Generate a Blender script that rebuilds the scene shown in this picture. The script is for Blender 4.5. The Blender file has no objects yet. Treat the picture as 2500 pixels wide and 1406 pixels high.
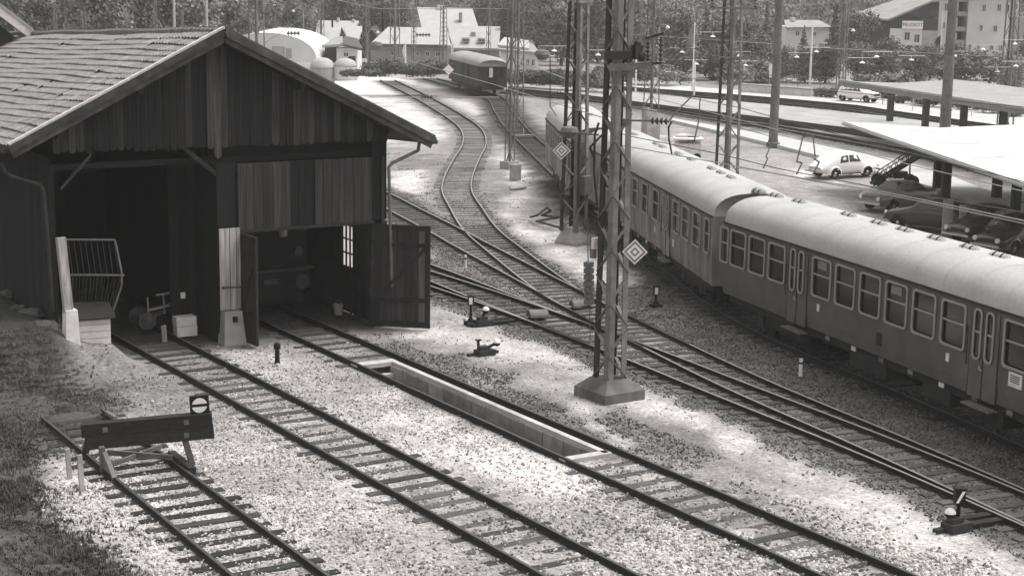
import bpy, math, random
import numpy as np
from mathutils import Vector, Matrix
random.seed(7); rng = np.random.default_rng(11)
SC = bpy.context.scene; COL = SC.collection
R = math.radians

# ------------------------------------------------------------------ camera
F_PX, YAW, PITCH, ROLL, CAM_H = 4038.0, R(32.16), R(10.70), R(0.91), 10.68
fwd = np.array([math.sin(YAW)*math.cos(PITCH), math.cos(YAW)*math.cos(PITCH), -math.sin(PITCH)])
rgt = np.array([math.cos(YAW), -math.sin(YAW), 0.0]); upv = np.cross(rgt, fwd)
RT = rgt*math.cos(ROLL) + upv*math.sin(ROLL); UP = -rgt*math.sin(ROLL) + upv*math.cos(ROLL)
cd = bpy.data.cameras.new('camera'); cam = bpy.data.objects.new('camera', cd); COL.objects.link(cam)
cd.sensor_width = 36; cd.lens = 36*F_PX/2500; cd.clip_start = 0.5; cd.clip_end = 4000
cam.matrix_world = Matrix(((RT[0], UP[0], -fwd[0], 0), (RT[1], UP[1], -fwd[1], 0), (RT[2], UP[2], -fwd[2], CAM_H), (0, 0, 0, 1)))
SC.camera = cam
# ------------------------------------------------------------------ light
SUN_EL, SUN_AZ = R(64), R(105)          # azimuth: heading clockwise from +Y
w = bpy.data.worlds.new('World'); SC.world = w; w.use_nodes = True
nt = w.node_tree; bg = nt.nodes['Background']
sky = nt.nodes.new('ShaderNodeTexSky'); sky.sky_type = 'NISHITA'; sky.sun_disc = False
sky.sun_elevation = SUN_EL; sky.sun_rotation = SUN_AZ; sky.dust_density = 4.0
hs = nt.nodes.new('ShaderNodeHueSaturation'); hs.inputs['Saturation'].default_value = 0.0   # black-and-white film
nt.links.new(sky.outputs[0], hs.inputs['Color']); nt.links.new(hs.outputs[0], bg.inputs[0]); bg.inputs[1].default_value = 0.14
ld = bpy.data.lights.new('sun', 'SUN'); ld.energy = 1.1; ld.angle = R(25); ld.color = (1, 0.985, 0.96)
sun = bpy.data.objects.new('sun', ld); COL.objects.link(sun)
sd = Vector((math.sin(SUN_AZ)*math.cos(SUN_EL), math.cos(SUN_AZ)*math.cos(SUN_EL), math.sin(SUN_EL)))
sun.rotation_euler = sd.to_track_quat('Z', 'Y').to_euler()
SC.view_settings.view_transform = 'Standard'; SC.view_settings.look = 'None'
SC.view_settings.exposure = 0.85; SC.view_settings.gamma = 1.0; SC.view_settings.use_curve_mapping = False
SC.cycles.max_bounces = 5; SC.cycles.diffuse_bounces = 3; SC.cycles.glossy_bounces = 2; SC.cycles.transmission_bounces = 3
SC.cycles.transparent_max_bounces = 4; SC.cycles.volume_bounces = 0

# ------------------------------------------------------------------ measuring: photograph pixel -> place
def ray(x, y): return RT*(x-1250)/F_PX - UP*(y-703)/F_PX + fwd
def G(x, y, z=0.0):
    d = ray(x, y); t = (z-CAM_H)/d[2]; return np.array([d[0]*t, d[1]*t, z])
O = np.array([0, 0, CAM_H])
def PY(x, y, Y):
    d = ray(x, y); return O + d*(Y/d[1])
def PX(x, y, X):
    d = ray(x, y); return O + d*(X/d[0])
FH = np.array([math.sin(YAW), math.cos(YAW), 0.0])           # level viewing direction
def depth(p): return float((np.asarray(p, float)-O) @ FH)
def AT(x, y, dep):
    d = ray(x, y); return O + d*(dep/(d @ FH))
# ------------------------------------------------------------------ mesh builder
class MB:
    def __init__(s): s.v = []; s.f = []; s.m = []
    def add(s, vs, fs, mi=0):
        b = len(s.v); s.v += [tuple(map(float, p)) for p in vs]
        for f in fs: s.f.append(tuple(b+i for i in f)); s.m.append(mi)
        return s
    def box(s, c, d, rz=0.0, mi=0, rx=0.0):
        c = np.array(c, float); h = np.array(d, float)/2
        P = np.array([[x, y, z] for z in (-1, 1) for y in (-1, 1) for x in (-1, 1)])*h
        if rx: k, q = math.cos(rx), math.sin(rx); P = P @ np.array([[1, 0, 0], [0, k, q], [0, -q, k]])
        if rz: k, q = math.cos(rz), math.sin(rz); P = P @ np.array([[k, q, 0], [-q, k, 0], [0, 0, 1]])
        return s.add(P+c, [(0, 2, 3, 1), (4, 5, 7, 6), (0, 1, 5, 4), (2, 6, 7, 3), (0, 4, 6, 2), (1, 3, 7, 5)], mi)
    def beam(s, p, q, w, h, up=(0, 0, 1), mi=0):
        p = np.array(p, float); q = np.array(q, float); d = q-p; d /= max(1e-9, np.linalg.norm(d))
        u = np.array(up, float)
        if abs(d @ u) > 0.98: u = np.array([0, 1.0, 0]) if abs(d[1]) < .9 else np.array([1.0, 0, 0])
        a = np.cross(d, u); a /= np.linalg.norm(a); b = np.cross(a, d)
        P = [o + a*sx*w/2 + b*sy*h/2 for o in (p, q) for sx, sy in ((-1, -1), (1, -1), (1, 1), (-1, 1))]
        return s.add(P, [(3, 2, 1, 0), (4, 5, 6, 7), (0, 1, 5, 4), (1, 2, 6, 5), (2, 3, 7, 6), (3, 0, 4, 7)], mi)
    def cyl(s, p, q, r, r2=None, n=10, mi=0, cap=True):
        r2 = r if r2 is None else r2
        p = np.array(p, float); q = np.array(q, float); d = q-p; d /= max(1e-9, np.linalg.norm(d))
        u = np.array([0, 0, 1.0]) if abs(d[2]) < .9 else np.array([1.0, 0, 0])
        a = np.cross(d, u); a /= np.linalg.norm(a); b = np.cross(d, a)
        t = [2*math.pi*i/n for i in range(n)]
        P = [p + r*(a*math.cos(k)+b*math.sin(k)) for k in t] + [q + r2*(a*math.cos(k)+b*math.sin(k)) for k in t]
        fs = [(i, (i+1) % n, n+(i+1) % n, n+i) for i in range(n)]
        if cap: fs += [tuple(range(n))[::-1], tuple(range(n, 2*n))]
        return s.add(P, fs, mi)
    def tube(s, pts, r, n=6, mi=0):
        for a, b in zip(pts[:-1], pts[1:]): s.cyl(a, b, r, r, n, mi, cap=True)
        return s
    def lathe(s, prof, c=(0, 0, 0), n=16, mi=0):
        c = np.array(c, float); P = []; fs = []
        for r, z in prof:
            for i in range(n):
                k = 2*math.pi*i/n; P.append(c+np.array([r*math.cos(k), r*math.sin(k), z]))
        for j in range(len(prof)-1):
            for i in range(n):
                fs.append((j*n+i, j*n+(i+1) % n, (j+1)*n+(i+1) % n, (j+1)*n+i))
        fs.append(tuple(range(n))[::-1]); fs.append(tuple(range((len(prof)-1)*n, len(prof)*n)))
        return s.add(P, fs, mi)
    def ball(s, c, r, n=12, mi=0, sq=(1, 1, 1), half=None):
        pr = [(r*math.sin(math.pi*j/8), -r*math.cos(math.pi*j/8)) for j in range(9)]
        pr[0] = (r*.02, -r); pr[-1] = (r*.02, r)
        if half == 'top': pr = [p for p in pr if p[1] >= -1e-6]
        if half == 'bottom': pr = [p for p in pr if p[1] <= 1e-6]
        b = len(s.v); s.lathe(pr, (0, 0, 0), n, mi)
        for i in range(b, len(s.v)):
            v = s.v[i]; s.v[i] = (c[0]+v[0]*sq[0], c[1]+v[1]*sq[1], c[2]+v[2]*sq[2])
        return s
    def prism(s, poly, o, u, v, th, mi=0):
        """poly in (u, v) at o, thickened along u x v by th"""
        o = np.array(o, float); u = np.array(u, float); v = np.array(v, float); nn = np.cross(u, v); nn /= np.linalg.norm(nn)
        n = len(poly); P = [o+u*a+v*b for a, b in poly] + [o+u*a+v*b+nn*th for a, b in poly]
        return s.add(P, [tuple(range(n))[::-1], tuple(range(n, 2*n))] + [(i, (i+1) % n, n+(i+1) % n, n+i) for i in range(n)], mi)
    def ring(s, outer, inner, o, u, v, th, mi=0):
        o = np.array(o, float); u = np.array(u, float); v = np.array(v, float); nn = np.cross(u, v); nn /= np.linalg.norm(nn)
        n = len(outer); P = []
        for k in (0, th):
            P += [o+u*a+v*b+nn*k for a, b in outer] + [o+u*a+v*b+nn*k for a, b in inner]
        fs = []
        for i in range(n):
            j = (i+1) % n
            fs += [(2*n+i, 2*n+j, 3*n+j, 3*n+i), (i, j, 2*n+j, 2*n+i), (n+j, n+i, 3*n+i, 3*n+j), (j, i, n+i, n+j)]
        return s.add(P, fs, mi)
    def grid(s, rows, mi=0, close=False):
        b = len(s.v); n = len(rows[0])
        for r_ in rows: s.v += [tuple(map(float, p)) for p in r_]
        for j in range(len(rows)-1):
            for i in range(n if close else n-1):
                k = (i+1) % n
                s.f.append((b+j*n+i, b+j*n+k, b+(j+1)*n+k, b+(j+1)*n+i)); s.m.append(mi)
        return s
    def mesh(s, name, mats, org=(0, 0, 0), smooth=False):
        me = bpy.data.meshes.new(name); o = org
        me.from_pydata([(a-o[0], b-o[1], c-o[2]) for a, b, c in s.v], [], s.f)
        for m in (mats if isinstance(mats, (list, tuple)) else [mats]): me.materials.append(m)
        if any(s.m): me.polygons.foreach_set('material_index', s.m)
        if smooth: me.polygons.foreach_set('use_smooth', [True]*len(s.f))
        me.update(); return me
    def build(s, name, mats, parent=None, org=None, smooth=False):
        """coordinates are world ones minus org (the root's place)"""
        if org is None: org = (0, 0, 0)
        return link(name, s.mesh(name, mats, org, smooth), parent)
def link(name, me, parent=None, loc=None):
    o = bpy.data.objects.new(name, me); COL.objects.link(o)
    if parent is not None: o.parent = parent
    if loc is not None: o.location = loc
    return o
def tag(o, label=None, cat=None, group=None, kind=None):
    for k, v in (('label', label), ('category', cat), ('group', group), ('kind', kind)):
        if v: o[k] = v
    return o
def thing(name, label, cat, loc=(0, 0, 0), rz=0.0, group=None):
    o = bpy.data.objects.new(name, None); COL.objects.link(o); o.location = tuple(map(float, loc)); o.rotation_euler = (0, 0, rz)
    o.empty_display_size = .2; return tag(o, label, cat, group)
KIDS = {}
def copy_tree(o, parent=None):
    c = o.copy(); COL.objects.link(c); c.parent = parent
    for ch in list(o.children): copy_tree(ch, c)
    return c
def settle(mb, root_name, label, cat, mats, loc, group=None, smooth=False):
    """a thing that is one mesh; its origin sits at loc"""
    me = mb.mesh(root_name, mats, loc, smooth); o = link(root_name, me, None, tuple(map(float, loc))); return tag(o, label, cat, group)
def rrect(w, h, r, n=3):
    out = []
    for cx, cy, a0 in ((w/2-r, h/2-r, 0), (-w/2+r, h/2-r, 90), (-w/2+r, -h/2+r, 180), (w/2-r, -h/2+r, 270)):
        for i in range(n+1):
            a = R(a0+90*i/n); out.append((cx+r*math.cos(a), cy+r*math.sin(a)))
    return out
# ------------------------------------------------------------------ materials (sepia print: every colour is a warm grey)
WARM = (1.03, 0.965, 0.945); NEUT = (1.0, 0.99, 0.965)
def mat(name, v, var=.25, scale=3.0, rough=.85, bump=0.0, stretch=(1, 1, 1), rv=0.0, tint=WARM, metal=0.0, spec=.3, var2=0.0, scale2=.4, rpow=0):
    m = bpy.data.materials.new(name); m.use_nodes = True; t = m.node_tree; n = t.nodes; L = t.links.new
    b = n['Principled BSDF']; b.inputs['Roughness'].default_value = rough; b.inputs['Metallic'].default_value = metal
    b.inputs['Specular IOR Level'].default_value = spec
    tc = n.new('ShaderNodeTexCoord'); oi = n.new('ShaderNodeObjectInfo')
    ad = n.new('ShaderNodeVectorMath'); ad.operation = 'MULTIPLY_ADD'; ad.inputs[1].default_value = stretch
    sc = n.new('ShaderNodeVectorMath'); sc.operation = 'SCALE'; sc.inputs[0].default_value = (37, 91, 53); L(oi.outputs['Random'], sc.inputs['Scale'])
    L(tc.outputs['Object'], ad.inputs[0]); L(sc.outputs[0], ad.inputs[2])
    nz = n.new('ShaderNodeTexNoise'); nz.inputs['Scale'].default_value = scale; nz.inputs['Detail'].default_value = 5; L(ad.outputs[0], nz.inputs['Vector'])
    def math_(op, a, b_):
        k = n.new('ShaderNodeMath'); k.operation = op
        for i, q in enumerate((a, b_)):
            if isinstance(q, (int, float)): k.inputs[i].default_value = q
            else: L(q, k.inputs[i])
        return k.outputs[0]
    val = math_('MULTIPLY_ADD', nz.outputs[0], 4*var*v); val.node.inputs[2].default_value = v-2*var*v
    if rv: 
        q = math_('MULTIPLY_ADD', oi.outputs['Random'], 2*rv); q.node.inputs[2].default_value = 1-rv; val = math_('MULTIPLY', val, q)
    if rpow:
        q = math_('MULTIPLY_ADD', math_('POWER', oi.outputs['Random'], rpow), 2.1); q.node.inputs[2].default_value = .45; val = math_('MULTIPLY', val, q)
    if var2:
        n2 = n.new('ShaderNodeTexNoise'); n2.inputs['Scale'].default_value = scale2; n2.inputs['Detail'].default_value = 4; L(ad.outputs[0], n2.inputs['Vector'])
        q = math_('MULTIPLY_ADD', n2.outputs[0], 4*var2); q.node.inputs[2].default_value = 1-2*var2; val = math_('MULTIPLY', val, q)
    val = math_('MAXIMUM', val, v*.12)
    cs = n.new('ShaderNodeVectorMath'); cs.operation = 'SCALE'; cs.inputs[0].default_value = tint; L(val, cs.inputs['Scale'])
    L(cs.outputs[0], b.inputs['Base Color'])
    if bump:
        bp = n.new('ShaderNodeBump'); bp.inputs['Strength'].default_value = bump; bp.inputs['Distance'].default_value = .03
        L(nz.outputs[0], bp.inputs['Height']); L(bp.outputs[0], b.inputs['Normal'])
    return m
M = {}
def defm(k, *a, **kw): M[k] = mat(k, *a, **kw)
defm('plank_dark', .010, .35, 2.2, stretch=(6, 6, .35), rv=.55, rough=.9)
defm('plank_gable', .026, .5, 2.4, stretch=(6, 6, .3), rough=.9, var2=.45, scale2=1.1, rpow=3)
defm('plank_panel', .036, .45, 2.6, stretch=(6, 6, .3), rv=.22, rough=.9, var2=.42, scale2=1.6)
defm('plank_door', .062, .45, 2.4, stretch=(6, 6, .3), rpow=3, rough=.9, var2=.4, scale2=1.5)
defm('plank_pale', .30, .42, 2.2, stretch=(7, 7, .4), rv=.15, var2=.4, scale2=1.4)
defm('timber', .022, .35, 3, stretch=(1, 1, 1), rv=.2)
defm('verge', .05, .45, 3.0, rv=.15, stretch=(1, 1, 1), var2=.35, scale2=1.5)
defm('mortar', .48, .25, 6)
defm('tile', .225, .25, 7, rv=.22, rough=.9, var2=.12, scale2=2)
defm('concrete', .34, .28, 2.2, var2=.3, scale2=.7, bump=.15)
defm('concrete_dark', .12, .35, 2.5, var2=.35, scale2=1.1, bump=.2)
defm('concrete_pale', .42, .28, 3, bump=.1, var2=.15)
defm('stone_wall', .26, .3, 3.0, rv=.3, bump=.3, var2=.2, scale2=1)
defm('sleeper', .032, .4, 3, stretch=(1, 6, 6), rv=.4, rough=.95, bump=.3)
defm('sleeper_grey', .065, .4, 3, stretch=(1, 6, 6), rv=.45, rough=.95, bump=.3)
defm('rail_rust', .022, .3, 8, rough=.75)
defm('rail_top_dull', .06, .3, 6, rough=.5)
defm('rail_top', .26, .15, 6, rough=.4, metal=.35)
defm('gravel', .43, .25, 14, rv=.5, rough=.95)
defm('gravel_dim', .17, .25, 14, rv=.6, rough=.95)
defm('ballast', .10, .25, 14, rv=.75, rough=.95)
defm('steel', .135, .28, 5, rough=.7, var2=.2, scale2=.6)
defm('steel_dark', .035, .3, 5, rough=.7)
defm('trolley_iron', .07, .4, 5, rough=.6, var2=.3, scale2=2)
defm('steel_mast', .165, .28, 5, rough=.75, var2=.3, scale2=.6)
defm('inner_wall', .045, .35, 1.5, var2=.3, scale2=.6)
defm('loco_black', .012, .3, 3, rough=.7)
defm('steel_far', .17, .25, 3, rough=.8, tint=NEUT)
defm('steel_pale', .42, .15, 3, rough=.6, tint=NEUT)
defm('wire', .06, .1, 3, rough=.6)
defm('wire_pale', .28, .1, 3, rough=.6)
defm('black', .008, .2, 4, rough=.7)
defm('white', .78, .08, 6, rough=.6)
defm('white_old', .66, .16, 5, rough=.8, var2=.12, scale2=2)
defm('grey_mark', .22, .1, 4)
defm('porcelain', .05, .1, 4, rough=.25, spec=.6)
defm('coach_side', .105, .2, 2.0, rough=.6, var2=.2, scale2=.8, bump=.02, stretch=(.7, 1, .45))
defm('coach_old', .19, .3, 1.6, rough=.8, var2=.42, scale2=.8, stretch=(1.4, 1, .4))
defm('coach_low', .028, .2, 3, rough=.8)
defm('coach_roof', .42, .10, 12, rough=.9, spec=.1, var2=.10, scale2=.7, tint=NEUT)
defm('seam', .385, .1, 2, rough=.8, tint=NEUT)
defm('alu', .30, .12, 4, rough=.45)
defm('glass', .012, .4, 1.2, rough=.12, spec=.6)
defm('glass_far', .05, .3, 2, rough=.3)
defm('bellows', .09, .2, 6)
defm('car_white', .80, .03, 2, rough=.35, spec=.5)
defm('car_dark', .05, .15, 2, rough=.2, spec=.6)
defm('car_mid', .2, .1, 2, rough=.2, spec=.6)
defm('chrome', .55, .05, 2, rough=.2, metal=.9)
defm('rubber', .018, .2, 5, rough=.85)
defm('leaf', .185, .45, .45, rough=.8, rv=.25, tint=NEUT, var2=.25, scale2=2.5)
defm('leaf_dark', .125, .45, .5, rough=.8, rv=.25, tint=NEUT, var2=.25, scale2=2.5)
defm('leaf_pale', .23, .4, .5, rough=.8, rv=.2, tint=NEUT, var2=.25, scale2=2.5)
defm('bark', .05, .3, 4)
defm('grass', .095, .5, .8, rough=.9, rv=0, var2=.35, scale2=5)
defm('hill', .07, .35, .05, rough=.95, tint=NEUT)
defm('wall_white', .62, .07, .8, rough=.9, tint=NEUT)
defm('wall_grey', .34, .2, .8, rough=.9, tint=NEUT)
defm('wall_dark', .05, .25, 1, rough=.9, tint=NEUT)
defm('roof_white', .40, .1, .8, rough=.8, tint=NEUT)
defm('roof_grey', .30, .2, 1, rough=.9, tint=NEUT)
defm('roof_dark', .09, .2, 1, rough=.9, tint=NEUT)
defm('canopy_white', .54, .08, 3, rough=.9, spec=.1, tint=NEUT, var2=.14, scale2=.35)
defm('canopy_gravel', .31, .22, 9, rough=.95, tint=NEUT, var2=.12, scale2=.7)
defm('canopy_edge', .26, .15, 3, rough=.8, tint=NEUT)
defm('platform', .33, .18, .8, rough=.95, var2=.15, scale2=.2, tint=NEUT)
defm('paving', .47, .12, 1.2, rough=.95, tint=NEUT)
defm('platform_face', .06, .3, 2, rough=.95)  # near-black: shadow on the platform edge is put into the face colour
# frosted window panes let the daylight through
m = bpy.data.materials.new('frosted'); m.use_nodes = True; t = m.node_tree; t.nodes.clear()
ou = t.nodes.new('ShaderNodeOutputMaterial'); tr = t.nodes.new('ShaderNodeBsdfTranslucent'); tr.inputs[0].default_value = (.85, .82, .80, 1)
t.links.new(tr.outputs[0], ou.inputs[0]); M['frosted'] = m
# ------------------------------------------------------------------ track centre lines (rail top is z = 0)
def spline(P, step=0.5):
    P = [np.array(p, float) for p in P]; P = [2*P[0]-P[1]] + P + [2*P[-1]-P[-2]]; out = []
    for i in range(1, len(P)-2):
        a, b, c_, d = P[i-1:i+3]; n = max(1, int(np.linalg.norm(c_-b)/step))
        for k in range(n):
            t = k/n; out.append(.5*((2*b)+(-a+c_)*t+(2*a-5*b+4*c_-d)*t*t+(-a+3*b-3*c_+d)*t**3))
    out.append(P[-2]); return np.array(out)
T_A = spline([(11.80, 38.9), (11.72, 32.6), (11.62, 26), (11.5, 18), (11.4, 10)])
T_B = spline([(16.30, 50), (16.36, 46), (16.45, 37), (16.52, 24), (16.55, 10)])
T_C = spline([(21.02, 58), (21.02, 40), (21.0, 30), (20.95, 20), (20.9, 10)])
UD = spline([(24.6, 10), (25.6, 16), (26.75, 22.5), (27.57, 27.5), (28.35, 33), (29.33, 38), (30.4, 43), (31.2, 46.3), (33.5, 56), (34.5, 60), (36, 66.5), (37.3, 72), (39.8, 84)])
EE = spline([(29.33, 38), (30.4, 43), (31.4, 47), (33.85, 54), (36.1, 60), (38.9, 66), (41.6, 71.5), (44.9, 77), (49.5, 84), (54.8, 92), (59.8, 101), (64.6, 112), (71.7, 130), (79.5, 151)])
LF = spline([(24.6, 10), (25.6, 16), (26.6, 22.5), (27.2, 27.5), (27.65, 33), (28.0, 37), (28.3, 41.5), (28.75, 47.5), (29.0, 50.5), (29.2, 54), (29.4, 62), (29.4, 72)])
F2 = spline([(28.05, 38), (28.3, 41.5), (28.5, 46), (28.52, 50), (28.4, 54), (27.9, 60), (26.6, 72)])
TT = spline([(27.2, 8), (29.4, 18.2), (31.8, 29), (34.2, 39.6), (38.5, 49.6), (43.2, 60.1), (49.7, 73.3), (56, 86), (63, 100), (70, 113), (77, 126), (81, 138), (85, 152)])
P1 = spline([G(2600, 462)[:2], G(2400, 410)[:2], G(2200, 364)[:2], G(1900, 310)[:2], G(1800, 297)[:2], G(1650, 273)[:2], G(1500, 249)[:2], G(1350, 234)[:2], G(1235, 224)[:2]], 1)
P2 = spline([G(2620, 341)[:2], G(2300, 299)[:2], G(2060, 264)[:2], G(1800, 242)[:2], G(1560, 217)[:2], G(1400, 205)[:2], G(1280, 199)[:2]], 1)
def offset(P, d):
    t = np.gradient(P, axis=0); t /= np.linalg.norm(t, axis=1)[:, None]
    return P + np.stack([t[:, 1], -t[:, 0]], 1)*d
def rail_mesh(P, d, top=True):
    """flat-bottomed rail: foot, web and head, swept along the line"""
    Q = offset(P, d); t = np.gradient(Q, axis=0); t /= np.linalg.norm(t, axis=1)[:, None]; nn = np.stack([t[:, 1], -t[:, 0]], 1)
    prof = [(-.065, -.14), (-.065, -.125), (-.012, -.105), (-.012, -.045), (-.036, -.035), (-.036, -.006), (-.028, 0), (.028, 0), (.036, -.006), (.036, -.035), (.012, -.045), (.012, -.105), (.065, -.125), (.065, -.14)]
    mb = MB(); rows = [[(q[0]+n_[0]*a, q[1]+n_[1]*a, b) for a, b in prof] for q, n_ in zip(Q, nn)]
    mb.grid(rows); k = len(prof)-1
    for i in range(len(mb.f)):
        if i % k in (5, 6, 7): mb.m[i] = 1
    return mb
def sleeper_mesh(L=2.35, wd=.24, name='sleeper', m='sleeper'):
    mb = MB(); n = 6; rows = []
    for i in range(n+1):
        x = -L/2+L*i/n; j = random.uniform(-.008, .008); q = .93 if i in (0, n) else 1
        rows.append([(x, -wd/2*q+j, -.16), (x, -wd/2*q+j, -.012), (x, -wd/2*q+.02+j, 0), (x, wd/2*q-.02+j, -.004), (x, wd/2*q+j, -.014), (x, wd/2*q+j, -.16)])
    mb.grid(rows); mb.f += [tuple(range(6))[::-1], tuple(range(len(mb.v)-6, len(mb.v)))]; mb.m += [0, 0]
    return mb.mesh(name, M[m])
SLP = {k: [sleeper_mesh(m=k) for _ in range(3)] for k in ('sleeper', 'sleeper_grey')}
def railway(name, P, rails=(-.75, .75), top='rail_top', step=.64, sleepers=True, sm='sleeper', limit=300, skip=None, sz=-.118, sj=.012):
    root = thing(name, None, None, (P[0][0], P[0][1], 0)); root['kind'] = 'structure'; org = (P[0][0], P[0][1], 0)
    for d in rails:
        rail_mesh(P, d).build('rail', [M['rail_rust'], M[top]], root, org)
    if sleepers:
        s = np.concatenate([[0], np.cumsum(np.linalg.norm(np.diff(P, axis=0), axis=1))]); n = 0
        q = .3
        while q < s[-1] and n < limit:
            qq = q+random.uniform(-.06, .06)
            x, y = np.interp(qq, s, P[:, 0]), np.interp(qq, s, P[:, 1]); x2, y2 = np.interp(qq+.2, s, P[:, 0]), np.interp(qq+.2, s, P[:, 1])
            q += step
            if skip and skip(x, y): continue
            o = link('sleeper', random.choice(SLP[sm]), root, (x-org[0]+random.uniform(-.06, .06), y-org[1], sz+random.uniform(-sj, .006)))
            o.rotation_euler = (random.uniform(-.02, .02), 0, math.atan2(y2-y, x2-x)-math.pi/2+random.uniform(-.025, .025)); n += 1
    return root
inpit = lambda x, y: 29.6 < y < 40.6
railway('railway_track', T_A, top='rail_top_dull', step=.62)
railway('railway_track', T_B, top='rail_top_dull', step=.68, sm='sleeper_grey', sz=-.128, sj=.03, skip=lambda x, y: y > 47)
railway('railway_track', T_C, top='rail_top_dull', step=.68, sm='sleeper_grey', sz=-.128, sj=.025, skip=lambda x, y: inpit(x, y) or y > 46)
TU = railway('railway_track', UD, sleepers=False)
far_e = EE[EE[:, 1] > 60.5]
railway('railway_track', EE, step=.66, sm='sleeper_grey', sz=-.136, sj=.02, skip=lambda x, y: y < 61, limit=170)
railway('railway_track', LF, sleepers=False); railway('railway_track', F2, sleepers=False)
railway('railway_track', TT, top='rail_top_dull', step=.66, limit=230, sz=-.13, sj=.015)
railway('railway_track', P1, step=.7, limit=160); railway('railway_track', P2, step=.7, limit=160)
# turnout timbers: where tracks run together one long timber carries them all
lad = [UD, EE[EE[:, 1] < 62], LF, F2]
a0, a1 = np.array([24.6, 9.0]), np.array([33.9, 62.0]); ax = (a1-a0)/np.linalg.norm(a1-a0); pr = np.array([ax[1], -ax[0]])
org = (28, 36, 0); root = tag(thing('turnout_timbers', None, None, org), kind='structure')
TIM = {}; nt_ = 0; s = 0
tmp = []
while s < 76:
    ivs = []
    for P in lad:
        k = (P-a0) @ ax; i = np.where((k[:-1] <= s) & (k[1:] > s))[0]
        if len(i): i = i[0]; f = (s-k[i])/(k[i+1]-k[i]); o = ((P[i]*(1-f)+P[i+1]*f)-a0) @ pr; ivs.append([o-1.2, o+1.2])
    ivs.sort(); mg = []
    for iv in ivs:
        if mg and iv[0] < mg[-1][1]+.05: mg[-1][1] = max(mg[-1][1], iv[1])
        else: mg.append(list(iv))
    for iv in mg:
        L = round((iv[1]-iv[0])*4)/4; tmp.append((s, (iv[0]+iv[1])/2+random.uniform(-.05, .05), L))
    s += .60+random.uniform(-.03, .03)
for s, o, L in tmp[:300]:
    if L not in TIM: TIM[L] = sleeper_mesh(L, .25, 'sleeper', 'sleeper_grey')
    p = a0+ax*s+pr*o; ob = link('sleeper', TIM[L], root, (p[0]-org[0], p[1]-org[1], -.118+random.uniform(-.01, .006)))
    ob.rotation_euler = (0, 0, math.atan2(ax[1], ax[0])-math.pi/2+random.uniform(-.015, .015))
# check rails and frog plates in the crossings, rail joints
mb = MB()
for c_, d in ((UD, .68), (LF, -.68)):
    Q = offset(c_, d); sel = Q[(Q[:, 1] > 56.5 if d > 0 else Q[:, 1] > 39.0) & (Q[:, 1] < (61 if d > 0 else 42.5))]
    mb.grid(rail_mesh(sel, 0).v and [[(q[0]-.02, q[1], -.13), (q[0]-.02, q[1], .004), (q[0]+.02, q[1], .004), (q[0]+.02, q[1], -.13)] for q in sel])
mb.build('check_rail', M['rail_rust'], TU, (UD[0][0], UD[0][1], 0))

# ------------------------------------------------------------------ ground
def vnoise(x, y, sc, seed=0):
    g = np.random.default_rng(seed).random((128, 128)); u, v = x/sc, y/sc; i, j = np.floor(u).astype(int), np.floor(v).astype(int); fu, fv = u-i, v-j
    fu = fu*fu*(3-2*fu); fv = fv*fv*(3-2*fv); q = lambda a, b: g[a % 128, b % 128]
    return (q(i, j)*(1-fu)+q(i+1, j)*fu)*(1-fv)+(q(i, j+1)*(1-fu)+q(i+1, j+1)*fu)*fv
def fbm(x, y, sc, seed=0): return (vnoise(x, y, sc, seed)+.5*vnoise(x, y, sc/2.1, seed+1)+.25*vnoise(x, y, sc/4.3, seed+2))/1.75
PITX0, PITX1, PITY0, PITY1 = 20.42, 21.34, 30.05, 40.25
def axis(parts, extra):
    out = []
    for a, b, st in parts: out += list(np.arange(a, b, st))
    out.append(parts[-1][1]); out = [q for q in out if all(abs(q-e) > .12 for e in extra)]+list(extra); return np.array(sorted(out))
gx = axis([(-700, -300, 100), (-300, -40, 40), (-40, 4, 4), (4, 40, .3), (40, 135, .9), (135, 300, 15), (300, 900, 100)], [PITX0, PITX1])
gy = axis([(-300, 0, 50), (0, 14, 2), (14, 62, .3), (62, 160, .9), (160, 300, 10), (300, 900, 100)], [PITY0, PITY1])
XX, YY = np.meshgrid(gx, gy); X_, Y_ = XX.ravel(), YY.ravel()
def pdist(P, X, Y):
    d = np.full(X.shape, 1e9); Q = P[::3]
    for k in range(0, len(Q), 1): d = np.minimum(d, (X-Q[k, 0])**2+(Y-Q[k, 1])**2)
    return np.sqrt(d)
zc = X_*fwd[0]+Y_*fwd[1]+(0-CAM_H)*fwd[2]; zs = np.where(zc > 3, zc, 3)
U_ = 1250+F_PX*(X_*RT[0]+Y_*RT[1]-CAM_H*RT[2])/zs; V_ = 703-F_PX*(X_*UP[0]+Y_*UP[1]-CAM_H*UP[2])/zs
U_[zc < 3] = -9e5; V_[zc < 3] = 9e5
Un = U_+(fbm(X_, Y_, 1.3, 3)-.5)*90; Vn = V_+(fbm(X_, Y_, 1.3, 9)-.5)*60
ss = lambda a, b, x: np.clip((x-a)/(b-a), 0, 1)**2*(3-2*np.clip((x-a)/(b-a), 0, 1))
tone = .24+.16*(fbm(X_, Y_, 9, 5)-.5)
def blend(tone, k, v): return tone*(1-k)+v*k
yard = ss(42, 36, Y_-0.25*(X_-20))*ss(27, 24, X_-(Y_-30)*.12)
tone = blend(tone, yard, np.clip(.36+.34*(fbm(X_, Y_, 3.2, 21)-.5)+.3*(fbm(X_, Y_, .9, 27)-.5), .12, .6))
def blob(cx, cy, rx, ry, v, k=1.0, rot=0):
    global tone
    a, b = Un-cx, Vn-cy; q = math.radians(rot); a, b = a*math.cos(q)+b*math.sin(q), -a*math.sin(q)+b*math.cos(q)
    tone = blend(tone, k*ss(1.25, .75, np.sqrt((a/rx)**2+(b/ry)**2)), v)
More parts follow.
